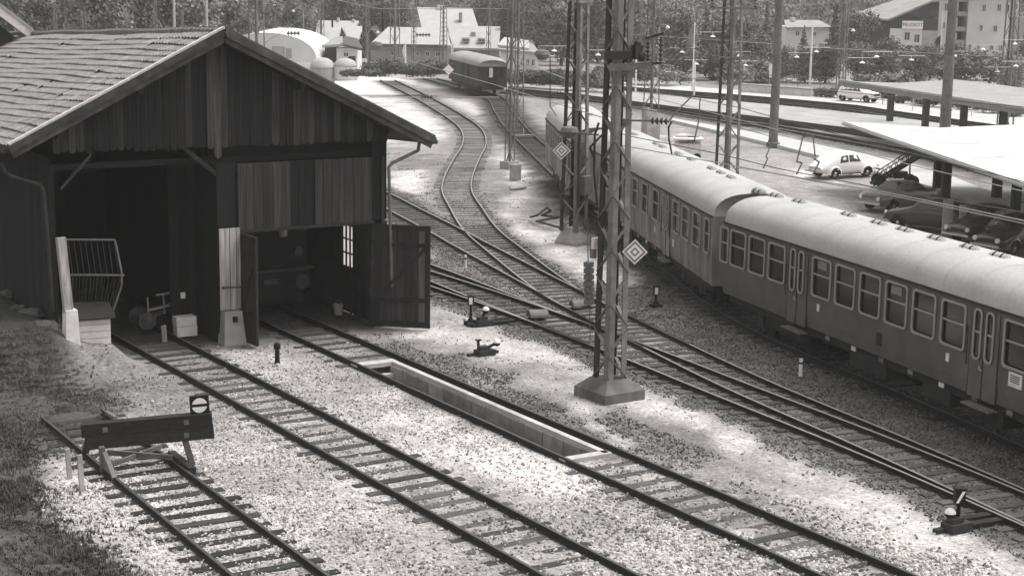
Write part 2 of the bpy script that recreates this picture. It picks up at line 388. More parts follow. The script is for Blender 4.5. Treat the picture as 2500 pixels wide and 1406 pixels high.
def path(pts, wd, v, k=1.0, soft=.6):
    global tone
    P = spline([G(*p)[:2] for p in pts], .4); d = pdist(P, X_+(fbm(X_, Y_, 1.6, 31)-.5)*1.4, Y_+(fbm(X_, Y_, 1.6, 33)-.5)*1.4)
    tone = blend(tone, k*ss(wd+soft, wd-soft*.5, d), v)
# between the tracks: pale sand, darker cinder
blob(1180, 1070, 300, 60, .52, .8, 27); blob(1000, 1250, 260, 120, .46, .5, 20); blob(700, 900, 160, 40, .40, .7, 20); blob(1950, 1270, 260, 40, .17, .75, 25); blob(1640, 1230, 150, 35, .3, .6, 25)
blob(520, 1020, 150, 40, .26, .7, 25); blob(1320, 1130, 90, 24, .5, .7, 25); blob(1430, 1250, 40, 16, .2, .7, 10); blob(700, 760, 200, 35, .16, .8, 10); blob(470, 880, 120, 30, .17, .7, 20)
blob(430, 1200, 170, 40, .30, .5, 35); blob(640, 1330, 120, 60, .3, .5, 30)
blob(1180, 960, 330, 75, .135, .95, 22); blob(1620, 1040, 170, 45, .14, .9, 20); blob(1330, 1010, 170, 60, .12, .9, 25)
blob(1180, 800, 200, 60, .33, .8, 15)
path([(1430, 880), (1560, 960), (1800, 1040), (2050, 1180), (2300, 1330), (2480, 1420)], .75, .47, .95)
path([(1060, 800), (1250, 830), (1400, 880)], .8, .44, .9)
blob(1850, 1140, 90, 30, .2, .6, 30)
path([(1130, 330), (1230, 330), (1245, 420), (1290, 520), (1350, 590), (1430, 640), (1550, 690)], 1.15, .52, .95)
path([(960, 215), (1150, 260), (1230, 300), (1250, 380)], 1.2, .46, .9)
blob(1210, 440, 35, 60, .16, .8, 0); blob(1310, 510, 60, 26, .2, .7, 20)
blob(1000, 440, 75, 26, .50, .95, 0); blob(1020, 395, 60, 14, .15, .8, 0); blob(985, 365, 50, 14, .22, .7, 0)
blob(980, 290, 130, 45, .55, .9, 0); blob(900, 215, 90, 26, .62, .95, 0); blob(870, 195, 130, 18, .62, .9, 0)
for P, wd, v in ((UD, 1.9, .105), (LF, 1.8, .105), (F2, 1.7, .11), (EE, 1.75, .20), (TT, 2.0, .06), (P1, 2.2, .12), (P2, 2.2, .12)):  # dark ballast; darkest along TT, where the train's shade is painted in
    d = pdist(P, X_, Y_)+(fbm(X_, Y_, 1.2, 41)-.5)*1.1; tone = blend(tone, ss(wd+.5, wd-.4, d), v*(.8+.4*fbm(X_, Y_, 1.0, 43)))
path([(1560, 700), (1700, 780), (1850, 870), (2050, 990), (2300, 1090)], 1.3, .12, .85); path([(1640, 745), (1800, 815), (1960, 905)], .6, .22, .7)  # dark band: shadow on the train's near side, painted into the ballast tone
blob(1500, 1130, 90, 18, .3, .5, 30)
for P, v in ((T_A, .16), (T_B, .2), (T_C, .15)):
    d = pdist(P, X_, Y_)+(fbm(X_, Y_, 1.1, 141)-.5)*.9; tone = blend(tone, ss(.95, .35, d)*ss(.44, .6, fbm(X_, Y_, 3.5, 143))*.85, v)
tone = blend(tone, yard*ss(.52, .66, fbm(X_, Y_, 4.5, 151))*.65, .22)
# grass bank and earth on the left
gm = ss(.5, -.5, X_-(9.6+(fbm(X_, Y_, 1.5, 51)-.5)*1.6)-ss(34, 41, Y_)*4.2+ss(41, 44, Y_)*1.5)*ss(44.5, 43, Y_)
tone = blend(tone, gm, .07)
blob(330, 930, 190, 55, .16, .6, 10)
ins = ss(43.6, 45.6, Y_+(fbm(X_, Y_, 1, 8)-.5)*1.2)*ss(12.5, 13.2, X_)*ss(24.3, 23.6, X_); tone = blend(tone, ins, .06)
tone = blend(tone, ss(13.6, 12.8, X_)*ss(42, 43.5, Y_)*ss(70, 60, Y_), .05)
# beyond the train: forecourt, road
blob(2120, 480, 420, 60, .30, .8, 17); blob(1620, 330, 140, 40, .26, .7, 10)
path([(1540, 390), (1700, 318), (2000, 372)], .1, .3, .2)
blob(1990, 412, 70, 9, .62, .9, 3); blob(1640, 330, 26, 4, .6, .9, 0)
dd = np.minimum.reduce([pdist(P, X_, Y_) for P in (T_A, T_B, T_C, UD, LF, F2, EE, TT, P1, P2)])
Z_ = -.158+(fbm(X_, Y_, .9, 61)-.5)*.05*ss(0, 2, dd+.9)+(fbm(X_, Y_, 4, 62)-.5)*.16*ss(1.5, 3.2, dd)
Z_ = Z_+ss(9.6, 3, X_)*ss(46, 36, Y_)*.9*(.7+.6*fbm(X_, Y_, 2.5, 63))*ss(4, 12, Y_)
Z_ = Z_+.7*ss(15.25, 14.3, X_)*ss(42.4, 44.0, Y_)*ss(60, 50, Y_)+.5*ss(14.0, 12.6, X_)*ss(40.5, 43, Y_)*ss(60, 50, Y_); Z_ = np.where((zc > 240), -.3, Z_)
me = bpy.data.meshes.new('ground'); nx, ny = len(gx), len(gy)
ii = np.arange(nx*ny).reshape(ny, nx); q = np.stack([ii[:-1, :-1], ii[:-1, 1:], ii[1:, 1:], ii[1:, :-1]], -1).reshape(-1, 4)
cx = (XX[:-1, :-1]+XX[:-1, 1:]).ravel()/2; cy = (YY[:-1, :-1]+YY[1:, :-1]).ravel()/2
q = q[~((cx > PITX0) & (cx < PITX1) & (cy > PITY0) & (cy < PITY1))]
edge = (X_ >= PITX0-.01) & (X_ <= PITX1+.01) & (Y_ >= PITY0-.01) & (Y_ <= PITY1+.01); Z_ = np.where(edge, -.2, Z_)
me.vertices.add(nx*ny); me.vertices.foreach_set('co', np.stack([X_, Y_, Z_], 1).astype(np.float32).ravel())
me.loops.add(q.size); me.loops.foreach_set('vertex_index', q.ravel().astype(np.int32)); me.polygons.add(len(q)); me.polygons.foreach_set('loop_start', (np.arange(len(q))*4).astype(np.int32))
me.update(calc_edges=True); me.validate()
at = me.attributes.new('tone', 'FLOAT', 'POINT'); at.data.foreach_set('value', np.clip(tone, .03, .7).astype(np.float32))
m = bpy.data.materials.new('ground'); m.use_nodes = True; t = m.node_tree; n = t.nodes; L = t.links.new; b = n['Principled BSDF']; b.inputs['Roughness'].default_value = .95; b.inputs['Specular IOR Level'].default_value = .15
av = n.new('ShaderNodeAttribute'); av.attribute_name = 'tone'; tc = n.new('ShaderNodeTexCoord')
def nz_(sc, det=6): k = n.new('ShaderNodeTexNoise'); k.inputs['Scale'].default_value = sc; k.inputs['Detail'].default_value = det; k.inputs['Roughness'].default_value = .7; L(tc.outputs['Object'], k.inputs['Vector']); return k.outputs[0]
vo = n.new('ShaderNodeTexVoronoi'); vo.inputs['Scale'].default_value = 17; L(tc.outputs['Object'], vo.inputs['Vector'])
def mt(op, *a):
    k = n.new('ShaderNodeMath'); k.operation = op
    for i, q_ in enumerate(a):
        if isinstance(q_, (int, float)): k.inputs[i].default_value = q_
        else: L(q_, k.inputs[i])
    return k.outputs[0]
sp = n.new('ShaderNodeSeparateColor'); L(vo.outputs['Color'], sp.inputs[0])
k1 = mt('MULTIPLY_ADD', nz_(1.1), 1.5, .25); k2 = mt('MULTIPLY_ADD', nz_(9), 1.3, .35); k3 = mt('MULTIPLY_ADD', sp.outputs[0], .5, .75)
val = mt('MULTIPLY', mt('MULTIPLY', mt('MULTIPLY', av.outputs['Fac'], k1), k2), k3)
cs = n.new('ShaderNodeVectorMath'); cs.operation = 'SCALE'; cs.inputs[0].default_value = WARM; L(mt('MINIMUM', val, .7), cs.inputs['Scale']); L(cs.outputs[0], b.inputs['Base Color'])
bp = n.new('ShaderNodeBump'); bp.inputs['Strength'].default_value = .4; bp.inputs['Distance'].default_value = .03; L(vo.outputs['Distance'], bp.inputs['Height']); L(bp.outputs[0], b.inputs['Normal'])
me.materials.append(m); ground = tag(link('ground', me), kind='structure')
# loose stones: one field of gravel, each stone a small icosphere
def gz(x, y):
    i = np.clip(np.searchsorted(gx, x), 1, nx-1); j = np.clip(np.searchsorted(gy, y), 1, ny-1)
    return Z_.reshape(ny, nx)[j, i]
def gtone(x, y):
    i = np.clip(np.searchsorted(gx, x), 1, nx-1); j = np.clip(np.searchsorted(gy, y), 1, ny-1); return tone.reshape(ny, nx)[j, i]
def stones(name, pts, r, matn):
    me = bpy.data.meshes.new(name); me.vertices.add(len(pts)); me.vertices.foreach_set('co', np.asarray(pts, np.float32).ravel()); me.update()
    at = me.attributes.new('rad', 'FLOAT', 'POINT'); at.data.foreach_set('value', np.asarray(r, np.float32))
    o = tag(link(name, me), kind='stuff'); ng = bpy.data.node_groups.new(name, 'GeometryNodeTree')
    ng.interface.new_socket('Geometry', in_out='INPUT', socket_type='NodeSocketGeometry'); ng.interface.new_socket('Geometry', in_out='OUTPUT', socket_type='NodeSocketGeometry')
    N = ng.nodes; K = ng.links.new; gi = N.new('NodeGroupInput'); go = N.new('NodeGroupOutput'); ip = N.new('GeometryNodeInstanceOnPoints'); ic = N.new('GeometryNodeMeshIcoSphere'); ic.inputs['Radius'].default_value = 1; ic.inputs['Subdivisions'].default_value = 1
    sm_ = N.new('GeometryNodeSetMaterial'); sm_.inputs['Material'].default_value = M[matn]; K(ic.outputs[0], sm_.inputs[0])
    rr = N.new('FunctionNodeRandomValue'); rr.data_type = 'FLOAT_VECTOR'; rr.inputs[1].default_value = (6.28, 6.28, 6.28)
    r2 = N.new('FunctionNodeRandomValue'); r2.data_type = 'FLOAT_VECTOR'; r2.inputs[0].default_value = (.7, .55, .4); r2.inputs[1].default_value = (1.35, 1.1, .8); r2.inputs['Seed'].default_value = 5
    na = N.new('GeometryNodeInputNamedAttribute'); na.data_type = 'FLOAT'; na.inputs[0].default_value = 'rad'
    vs = N.new('ShaderNodeVectorMath'); vs.operation = 'SCALE'; K(r2.outputs[0], vs.inputs[0]); K(na.outputs[0], vs.inputs['Scale'])
    K(gi.outputs[0], ip.inputs['Points']); K(sm_.outputs[0], ip.inputs['Instance']); K(rr.outputs[0], ip.inputs['Rotation']); K(vs.outputs[0], ip.inputs['Scale']); K(ip.outputs[0], go.inputs[0])
    md = o.modifiers.new('stones', 'NODES'); md.node_group = ng; return o
def scatter(n, x0, x1, y0, y1):
    x = rng.uniform(x0, x1, n); y = rng.uniform(y0, y1, n); return x, y
def onrail(x, y):
    k = np.zeros(x.shape, bool)
    for P in (T_A, T_B, T_C, UD, LF, F2, EE, TT):
        for d in (-.75, .75): k |= pdist(offset(P, d), x, y) < (.30 if 0 else .12)
    return k
x, y = scatter(210000, 8.5, 32, 17, 46); tn = gtone(x, y)
west = ss(22.9, 21.9, x+(fbm(x, y, 1.3, 95)-.5)*1.2-ss(30, 20, y)*.9)          # coarse gravel lies west of the pit track, fine sand beyond
pk = (.04+.96*west)*np.clip(.25+1.1*ss(.16, .5, tn), 0, 1)*(.35+.65*ss(.36, .56, fbm(x, y, 1.9, 96)))*ss(47, 38, y)
keep = (tn > .13) & (rng.random(len(x)) < pk) & ~((x > PITX0-.1) & (x < PITX1+.4) & (y > PITY0-.2) & (y < PITY1+.2)); x, y, tn = x[keep], y[keep], tn[keep]
k = ~onrail(x, y); x, y, tn = x[k], y[k], tn[k]
rad = (.012+.034*rng.random(len(x))**1.6)*(1+.35*ss(32, 20, y)); dk = rng.random(len(x)) > ss(.10, .42, tn)*.86
for nm, sel in (('gravel', ~dk), ('dark_gravel', dk)):
    stones(nm, np.stack([x, y, gz(x, y)+.004], 1)[sel], rad[sel], 'gravel' if nm == 'gravel' else 'gravel_dim')
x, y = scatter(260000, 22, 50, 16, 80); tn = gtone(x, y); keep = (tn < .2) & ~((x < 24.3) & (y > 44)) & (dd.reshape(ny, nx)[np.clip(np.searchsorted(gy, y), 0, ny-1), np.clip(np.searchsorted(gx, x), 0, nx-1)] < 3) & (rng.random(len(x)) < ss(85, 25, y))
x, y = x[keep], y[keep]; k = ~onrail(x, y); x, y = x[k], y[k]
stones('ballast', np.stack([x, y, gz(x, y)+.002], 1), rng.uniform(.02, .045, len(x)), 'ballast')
# grass: tufts of blades on the bank and weeds between the tracks
def tufts(name, x, y, h, matn, n=6):
    V = []; F_ = []; z = gz(x, y); k = 0
    N = len(x); a = rng.uniform(0, 6.28, (N, n)); l = h[:, None]*rng.uniform(.5, 1.2, (N, n)); ln = rng.uniform(.1, .8, (N, n)); wd = .012+.012*rng.random((N, n)); r0 = rng.uniform(0, .06, (N, n))
    bx = x[:, None]+r0*np.cos(a*3); by = y[:, None]+r0*np.sin(a*3); px, py = -np.sin(a)*wd, np.cos(a)*wd; zz = np.repeat(z[:, None], n, 1)-.01
    A = np.stack([bx+px, by+py, zz], -1); B = np.stack([bx-px, by-py, zz], -1); C = np.stack([bx+np.cos(a)*l*ln, by+np.sin(a)*l*ln, zz+l], -1)
    P = np.stack([A, B, C], 2).reshape(-1, 3); me = bpy.data.meshes.new(name); nf = N*n
    me.vertices.add(nf*3); me.vertices.foreach_set('co', P.astype(np.float32).ravel()); me.loops.add(nf*3); me.loops.foreach_set('vertex_index', np.arange(nf*3, dtype=np.int32)); me.polygons.add(nf); me.polygons.foreach_set('loop_start', np.arange(nf, dtype=np.int32)*3)
    me.update(calc_edges=True); me.materials.append(M[matn]); return tag(link(name, me), kind='stuff')
x, y = scatter(120000, 4, 16, 20, 45); gmv = gm.reshape(ny, nx)[np.clip(np.searchsorted(gy, y), 0, ny-1), np.clip(np.searchsorted(gx, x), 0, nx-1)]; pt = fbm(x, y, 1.1, 77)
k = (rng.random(len(x)) < gmv*(.15+.85*(pt > .42))+.05*ss(13.6, 10.5, x)*(pt > .5)) & (pdist(offset(T_A, -.75), x, y) > .15) & (pdist(T_A, x, y) > .6); x, y = x[k], y[k]
tufts('grass', x, y, (.03+.12*fbm(x, y, 1.7, 78)*ss(13.5, 8.5, x)+.10*(rng.random(len(x)) > .97))*1.0, 'grass', 5)
x, y = scatter(26000, 14, 50, 18, 90); tn = gtone(x, y); k = (fbm(x, y, 1.1, 80) > .62) & (dd.reshape(ny, nx)[np.clip(np.searchsorted(gy, y), 0, ny-1), np.clip(np.searchsorted(gx, x), 0, nx-1)] > .0) & ~((x > 20) & (x < 22) & (y > 29) & (y < 41)); x, y = x[k], y[k]; k = ~onrail(x, y)
tufts('weeds', x[k], y[k], .03+.04*rng.random(k.sum()), 'grass', 5)
# ------------------------------------------------------------------ inspection pit
po = (21.0, 35, -.2); pit = tag(thing('inspection_pit', None, None, po), kind='structure')
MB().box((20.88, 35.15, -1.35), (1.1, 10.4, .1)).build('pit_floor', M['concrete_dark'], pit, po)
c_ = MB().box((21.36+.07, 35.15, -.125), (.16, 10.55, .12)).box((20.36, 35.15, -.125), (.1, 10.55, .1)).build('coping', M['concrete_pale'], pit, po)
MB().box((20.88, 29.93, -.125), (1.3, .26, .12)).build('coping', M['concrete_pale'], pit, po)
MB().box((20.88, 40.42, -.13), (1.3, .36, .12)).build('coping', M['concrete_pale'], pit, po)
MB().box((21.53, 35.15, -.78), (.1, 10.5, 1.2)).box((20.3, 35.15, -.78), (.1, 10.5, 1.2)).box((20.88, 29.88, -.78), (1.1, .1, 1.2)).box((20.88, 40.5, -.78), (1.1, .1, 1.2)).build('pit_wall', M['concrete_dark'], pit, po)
for i, z0 in enumerate((-1.28, -.9, -.53)):
    y = 30.0-(i % 2)*.3
    while y < 40.3:
        l = random.uniform(.6, .95); a, b = max(y, 30.03), min(y+l-.025, 40.27); y += l
        if b-a < .1: continue
        MB().box((21.40+random.uniform(-.008, .008), (a+b)/2, z0+.175), (.2, b-a, .345)).build('stone', M['stone_wall'], pit, po)
for k in range(3): MB().box((20.88, 40.1-k*.22, -.42-k*.3), (.9, .22, .12)).build('step', M['concrete'], pit, po)
# ------------------------------------------------------------------ the wooden engine shed
YF, YB = 45.0, 44.3                        # wall face, bargeboard face
AX, AZ, SL, SR = 18.15, 9.03, .497, .487
XL, XR = 11.98, 24.98; SAG = .042
def roofz(x, y): return AZ-(SL*(AX-x) if x < AX else SR*(x-AX))-SAG*(y-YB)
so = (18.4, 45.0, -.12)
shed = thing('engine_shed', 'dark weathered wooden engine shed with scalloped gable boards and a tiled roof, doors open', 'shed', so)
YE = 66.5
rf = MB()
for xa, xb in ((XL, AX), (AX, XR)):
    P = [(x, y, roofz(x, y)-dz) for dz in (0, .16) for y in (YB+.1, YE) for x in (xa, xb)]
    rf.add(P, [(0, 1, 3, 2), (4, 6, 7, 5), (0, 4, 5, 1), (2, 3, 7, 6), (0, 2, 6, 4), (1, 5, 7, 3)])
roof = rf.build('roof', M['roof_dark'], shed, so)
def tile_mesh():
    mb = MB(); rows = []; n = 6; ww, ll = .262, .41
    prof = lambda u: .022*math.cos(2*math.pi*(u-.15))
    for j, (yy, zz) in enumerate(((.085, .012), (0, .062), (0, .084), (ll, .03))):
        rows.append([(-ww/2+ww*i/n, yy+(.02*abs(i/n-.5)*2 if j in (1, 2) else 0), zz+(prof(i/n) if j else 0)) for i in range(n+1)])
    mb.grid(rows); return mb
# local tile frame: x along the ridge, y up the slope, z off the roof; placed with a matrix
TM = tile_mesh(); tm = TM.mesh('roof_tile', M['tile']); LS = math.hypot(1, SL)
nrow = int((AX-XL)*LS/.345); slots = []
for r_ in range(nrow):
    wav = random.uniform(-.01, .01)
    for k in range(int((YE-YB)/.25)):
        x = XL+(r_*.345+wav*2)/LS; y = YB+.16+k*.25+(.125 if r_ % 2 else 0)*0
        slots.append((y, r_, x, y))
ex = np.array([0, 1, -SAG]); ex /= np.linalg.norm(ex); ey = np.array([1, 0, SL]); ey /= np.linalg.norm(ey); ez = np.cross(ex, ey); ez = -ez if ez[2] < 0 else ez
ex2 = np.cross(ey, ez)
inview = [s_ for s_ in slots]
def px_of(p): p = np.asarray(p, float)-O; z = p @ fwd; return 1250+F_PX*(p @ RT)/z, 703-F_PX*(p @ UP)/z
inview = [s_ for s_ in slots if px_of((s_[2], s_[3], roofz(s_[2], s_[3])))[0] > -60]
inview.sort(key=lambda s_: s_[0]); ST = MB(); dist_r = {}
bad = set()
for cnt, s_ in enumerate(inview):
    y, r_, x, _ = s_; sag = .05*math.sin(y*.55+r_*.4)+.035*math.sin(y*1.3+r_*1.7); z = roofz(x, y)+sag*.2
    j = random.uniform(-.02, .02); slip = 0
    if random.random() < .012: slip = random.uniform(-.14, -.06)
    o = np.array([x, y, z])+ey*(j*.25+slip+sag*.5)+ez*random.uniform(-.004, .006)+(ez*.02 if slip else 0); a = random.uniform(-.02, .02)
    vx = ex2*math.cos(a)+ey*math.sin(a); vy = -ex2*math.sin(a)+ey*math.cos(a)
    if cnt < 300:
        ob = link('roof_tile', tm, roof); ob.matrix_local = Matrix(((vx[0], vy[0], ez[0], o[0]-so[0]), (vx[1], vy[1], ez[1], o[1]-so[1]), (vx[2], vy[2], ez[2], o[2]-so[2]), (0, 0, 0, 1)))
    else: ST.add([o+vx*p[0]+vy*p[1]+ez*p[2] for p in TM.v], TM.f)
st = ST.build('roof_tiles', M['tile'], roof, so); st['kind'] = 'stuff'
rc = MB(); y = YB
while y < YE:                                # ridge tiles
    pts = [(.15*math.cos(R(a)), .15*math.sin(R(a))) for a in range(-20, 201, 44)]
    z = roofz(AX, y)-.03+.015*math.sin(y*1.1)
    rc.grid([[(AX+a, y, z+b) for a, b in pts], [(AX+a*.88, y+.36, z-.012+b*.88) for a, b in pts]]); y += .33
rc.build('ridge_tiles', M['tile'], roof, so)['kind'] = 'stuff'
# bargeboards and the mortared verge
L0, A0, R0 = np.array([XL, YB, roofz(XL, YB)]), np.array([AX, YB, AZ]), np.array([XR, YB, roofz(XR, YB)])
dn = np.array([0, 0, 1.0])
MB().beam(L0-dn*.06, A0-dn*.06, .07, .20).build('bargeboard', M['verge'], shed, so)
MB().beam(L0-dn*.24+[.1, .05, .03], A0-dn*.26+[0, .05, 0], .05, .17).build('bargeboard', M['verge'], shed, so)
MB().beam(A0-dn*.06, R0-dn*.06, .07, .20).build('bargeboard', M['verge'], shed, so)
MB().beam(A0-dn*.26+[0, .05, 0], R0-dn*.24+[-.1, .05, .03], .05, .17).build('bargeboard', M['verge'], shed, so)
MB().beam(L0+[0, .06, .075], A0+[0, .06, .075], .16, .07).build('verge', M['mortar'], shed, so)
MB().beam(A0+[0, .06, .075], R0+[0, .06, .075], .16, .06).build('verge', M['roof_dark'], shed, so)
for x in (13.4, 15.7, 20.6, 23.5): MB().beam((x, YB+.1, roofz(x, YB)-.42), (x, YF+2, roofz(x, YF)-.42), .16, .2).build('purlin', M['timber'], shed, so)
# gable boards with rounded ends
def plank(x0, x1, z0, topf, y, th, round_=True, n=5):
    wd = x1-x0; poly = []
    if round_: poly += [(x0+wd/2-wd/2*math.cos(math.pi*i/n), z0+wd*.5*(1-math.sin(math.pi*i/n))) for i in range(n+1)]
    else: poly += [(x0, z0), (x1, z0)]
    poly += [(x1, topf(x1)), (x0, topf(x0))]
    mb = MB().prism([(a, b) for a, b in poly], (0, y, 0), (1, 0, 0), (0, 0, 1), th)
    if round_:
        rows = []
        for zz in (0, 1): rows.append([(x0+wd*u, y-.004-.03*math.sin(math.pi*u), (z0+wd*.5*(1-math.sin(math.pi*u))+.004) if not zz else topf(x0+wd*u)) for u in (0, .2, .4, .6, .8, 1)])
        mb.grid(rows)
    return mb
x = 13.36; gt = lambda q: roofz(q, YB)-.36
while x < 23.66:
    wd = random.uniform(.2, .25); z0 = 5.66+random.uniform(-.03, .04)-.004*(x-13)
    if 18.0 < x < 18.25: z0 -= .28
    if not (17.25 < x < 17.7): plank(x, min(x+wd-.012, 23.68), z0, gt, YF+random.uniform(-.012, .012), .028).build('plank', M['plank_gable'], shed, so)
    else: plank(x, x+wd-.012, z0, gt, YF+.06, .028, False).build('plank', M['plank_dark'], shed, so)
    x += wd
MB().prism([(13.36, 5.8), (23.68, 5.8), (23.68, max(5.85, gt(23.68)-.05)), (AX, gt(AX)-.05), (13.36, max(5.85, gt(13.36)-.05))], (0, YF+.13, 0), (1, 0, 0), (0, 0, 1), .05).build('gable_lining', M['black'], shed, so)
MB().box((18.52, YF+.5, 5.24), (10.3, .16, .16)).build('tie_beam', M['black'], shed, so); MB().box((20.9, YF+.8, 5.4), (5.5, .06, 1.2)).build('recess_shade', M['black'], shed, so)  # black sheet set back over the doorway stands in for deep shade below scallops
# upper doors over the entrance: vertical planks in three leaves
x = 18.74
while x < 23.1:
    wd = min(random.uniform(.22, .33), 23.14-x); leaf = 20.2 < x < 21.1
    MB().box((x+wd/2-.005, YF-.05+(.05 if leaf else 0)+random.uniform(-.006, .006), 4.18), (wd-.012, .035, 1.96)).build('plank', M['plank_dark' if leaf else 'plank_panel'], shed, so); x += wd
MB().box((20.94, YF-.03, 3.15), (4.5, .1, .09)).build('door_rail', M['timber'], shed, so)
# dark wall boards: right corner, jamb above, sides, back
def wall_boards(x0, x1, z0, z1, y, m='plank_dark', dx=.28):
    x = x0
    while x < x1-.02:
        wd = min(random.uniform(dx*.85, dx*1.15), x1-x); MB().box((x+wd/2, y+random.uniform(-.008, .008), (z0+z1)/2), (wd-.01, .03, z1-z0)).build('plank', M[m], shed, so); x += wd
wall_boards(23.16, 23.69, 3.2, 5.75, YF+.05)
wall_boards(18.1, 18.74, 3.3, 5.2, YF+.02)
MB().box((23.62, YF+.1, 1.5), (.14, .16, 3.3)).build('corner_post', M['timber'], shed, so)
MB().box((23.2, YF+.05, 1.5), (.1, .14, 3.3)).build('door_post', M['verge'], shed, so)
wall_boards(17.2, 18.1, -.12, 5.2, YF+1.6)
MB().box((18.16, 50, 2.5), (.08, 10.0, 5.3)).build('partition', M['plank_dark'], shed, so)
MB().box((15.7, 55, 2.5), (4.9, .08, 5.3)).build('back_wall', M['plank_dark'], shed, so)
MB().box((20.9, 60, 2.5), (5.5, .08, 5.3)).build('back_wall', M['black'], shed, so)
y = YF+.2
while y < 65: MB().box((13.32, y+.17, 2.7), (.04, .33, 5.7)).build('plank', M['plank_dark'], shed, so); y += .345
wy0, wy1 = PX(864, 600, 23.5)[1], PX(836, 600, 23.5)[1]; wz0, wz1 = PX(850, 652, 23.5)[2], PX(850, 550, 23.5)[2]
MB().box((23.55, (YF+wy0)/2, 2.5), (.1, wy0-YF, 5.3)).box((23.55, (wy1+60)/2, 2.5), (.1, 60-wy1, 5.3)).box((23.55, (wy0+wy1)/2, (wz0-.12)/2), (.1, wy1-wy0, wz0+.12)).box((23.55, (wy0+wy1)/2, (5.1+wz1)/2), (.1, wy1-wy0, 5.1-wz1)).build('side_wall', M['inner_wall'], shed, so)
win = MB().box((23.5, (wy0+wy1)/2, wz0-.05), (.14, wy1-wy0+.16, .1)).box((23.5, (wy0+wy1)/2, wz1+.04), (.1, wy1-wy0+.1, .08)).box((23.5, wy0-.04, (wz0+wz1)/2), (.1, .08, wz1-wz0)).box((23.5, wy1+.04, (wz0+wz1)/2), (.1, .08, wz1-wz0))
for k in (1, 2):
    win.box((23.5, wy0+(wy1-wy0)*k/3, (wz0+wz1)/2), (.05, .035, wz1-wz0)); win.box((23.5, (wy0+wy1)/2, wz0+(wz1-wz0)*k/3), (.055, wy1-wy0, .035))
win = win.build('window', M['black'], shed, so)
for a in range(3):
    for b_ in range(3):
        dy, dz = (wy1-wy0)/3, (wz1-wz0)/3; MB().box((23.53, wy0+dy*(a+.5), wz0+dz*(b_+.5)), (.008, dy-.045, dz-.045)).build('pane', M['frosted'], win, so)
# pale boarding and plinth beside the door
for k, (xa, xb) in enumerate(((18.10, 18.42), (18.43, 18.62), (18.63, 18.76))):
    MB().box(((xa+xb)/2, YF-.12+k*.004, 2.08), (xb-xa-.012, .05, 2.42)).build('plank', M['plank_pale'], shed, so)
MB().prism([(18.12, -.15), (18.78, -.15), (18.72, .86), (18.14, .86)], (0, YF-.32, 0), (1, 0, 0), (0, 0, 1), -.0001).v
mb = MB(); P = [(18.10, YF-.42, -.2), (18.80, YF-.42, -.2), (18.80, YF+.1, -.2), (18.10, YF+.1, -.2), (18.16, YF-.34, .84), (18.70, YF-.34, .84), (18.70, YF+.1, .84), (18.16, YF+.1, .84)]
mb.add(P, [(0, 1, 5, 4), (1, 2, 6, 5), (2, 3, 7, 6), (3, 0, 4, 7), (4, 5, 6, 7)]).box((18.45, YF-.40, .62), (.12, .1, .16), mi=1).build('plinth', [M['concrete'], M['black']], shed, so)
MB().beam(PY(545, 702, YF-.2), PY(592, 701, YF-.2), .03, .03).box(PY(545, 703, YF-.19), (.07, .04, .07)).build('door_stay', M['steel_dark'], shed, so)
# gutter pipes and struts
MB().tube([PY(4, 398, 44.9), PY(12, 420, 44.9), PY(30, 432, 44.9), PY(98, 452, 44.9), PY(106, 466, 44.9), PY(118, 600, 44.9), PY(128, 760, 44.9)], .055, 8).build('downpipe', M['steel_dark'], shed, so)
MB().tube([PY(1024, 346, 44.6), PY(1021, 368, 44.6), PY(958, 398, 44.6), PY(949, 408, 44.6), PY(953, 545, 44.6), PY(957, 700, 44.6)], .055, 8).build('downpipe', M['steel'], shed, so)
mb = MB().beam((XR+.02, YB, roofz(XR, YB)-.1), (XR+.02, YE, roofz(XR, YE)-.1), .14, .12); mb.build('gutter', M['steel_dark'], shed, so)
MB().beam((XL-.02, YB+.1, roofz(XL, YB)-.1), (XL-.02, YE, roofz(XL, YE)-.1), .14, .12).build('gutter', M['steel_dark'], shed, so)
MB().beam(PY(448, 362, YF+.1), PY(560, 450, YF+.1), .12, .12).build('strut', M['timber'], shed, so)
MB().beam(PY(222, 378, YF-.1), PY(148, 462, YF-.1), .07, .07).build('strut', M['verge'], shed, so)
MB().beam((13.30, YF+.1, -.12), (13.30, YF+.1, 5.3), .14, .14).build('corner_post', M['plank_dark'], shed, so)
# doors
def door(hx, hy, ex_, ey_, z0, z1, name, inside=True, m='plank_door'):
    p, q = np.array([hx, hy, 0.]), np.array([ex_, ey_, 0.]); d = (q-p); W = np.linalg.norm(d); d /= W; nn = np.array([d[1], -d[0], 0])
    if nn @ (-p) < 0: nn = -nn          # towards the viewer
    dr = MB(); u = .06
    for z, h_ in ((z0+.09, .18), (z1-.08, .16), (z1-.62, .13), (z0+.86, .12)): dr.beam(p+nn*.035+[0, 0, z], q+nn*.035+[0, 0, z], .05, h_)
    for k in (0.05, W-.08): dr.beam(p+d*k+nn*.045+[0, 0, z0], p+d*k+nn*.045+[0, 0, z1], .05, .16, up=d)
    dr.beam(p+d*.12+nn*.04+[0, 0, z0+.95], q-d*.15+nn*.04+[0, 0, z1-.7], .05, .10)
    D = dr.build(name, M['timber'], shed, so)
    x = 0
    while x < W-.02:
        wd = min(random.uniform(.2, .27), W-x); a = p+d*(x+wd/2); k = MB().beam(a+[0, 0, z0], a+[0, 0, z1], .028, wd-.003, up=d); k.build('plank', M[m], D, so); x += wd
    return D
e = G(1050, 803, -.12); door(23.24, YF-.03, e[0], e[1], -.10, 3.10, 'door')
e = G(628, 846, -.12); D2 = door(18.82, YF-.03, e[0]+.02, e[1]-.05, -.10, 3.12, 'door', m='plank_panel')
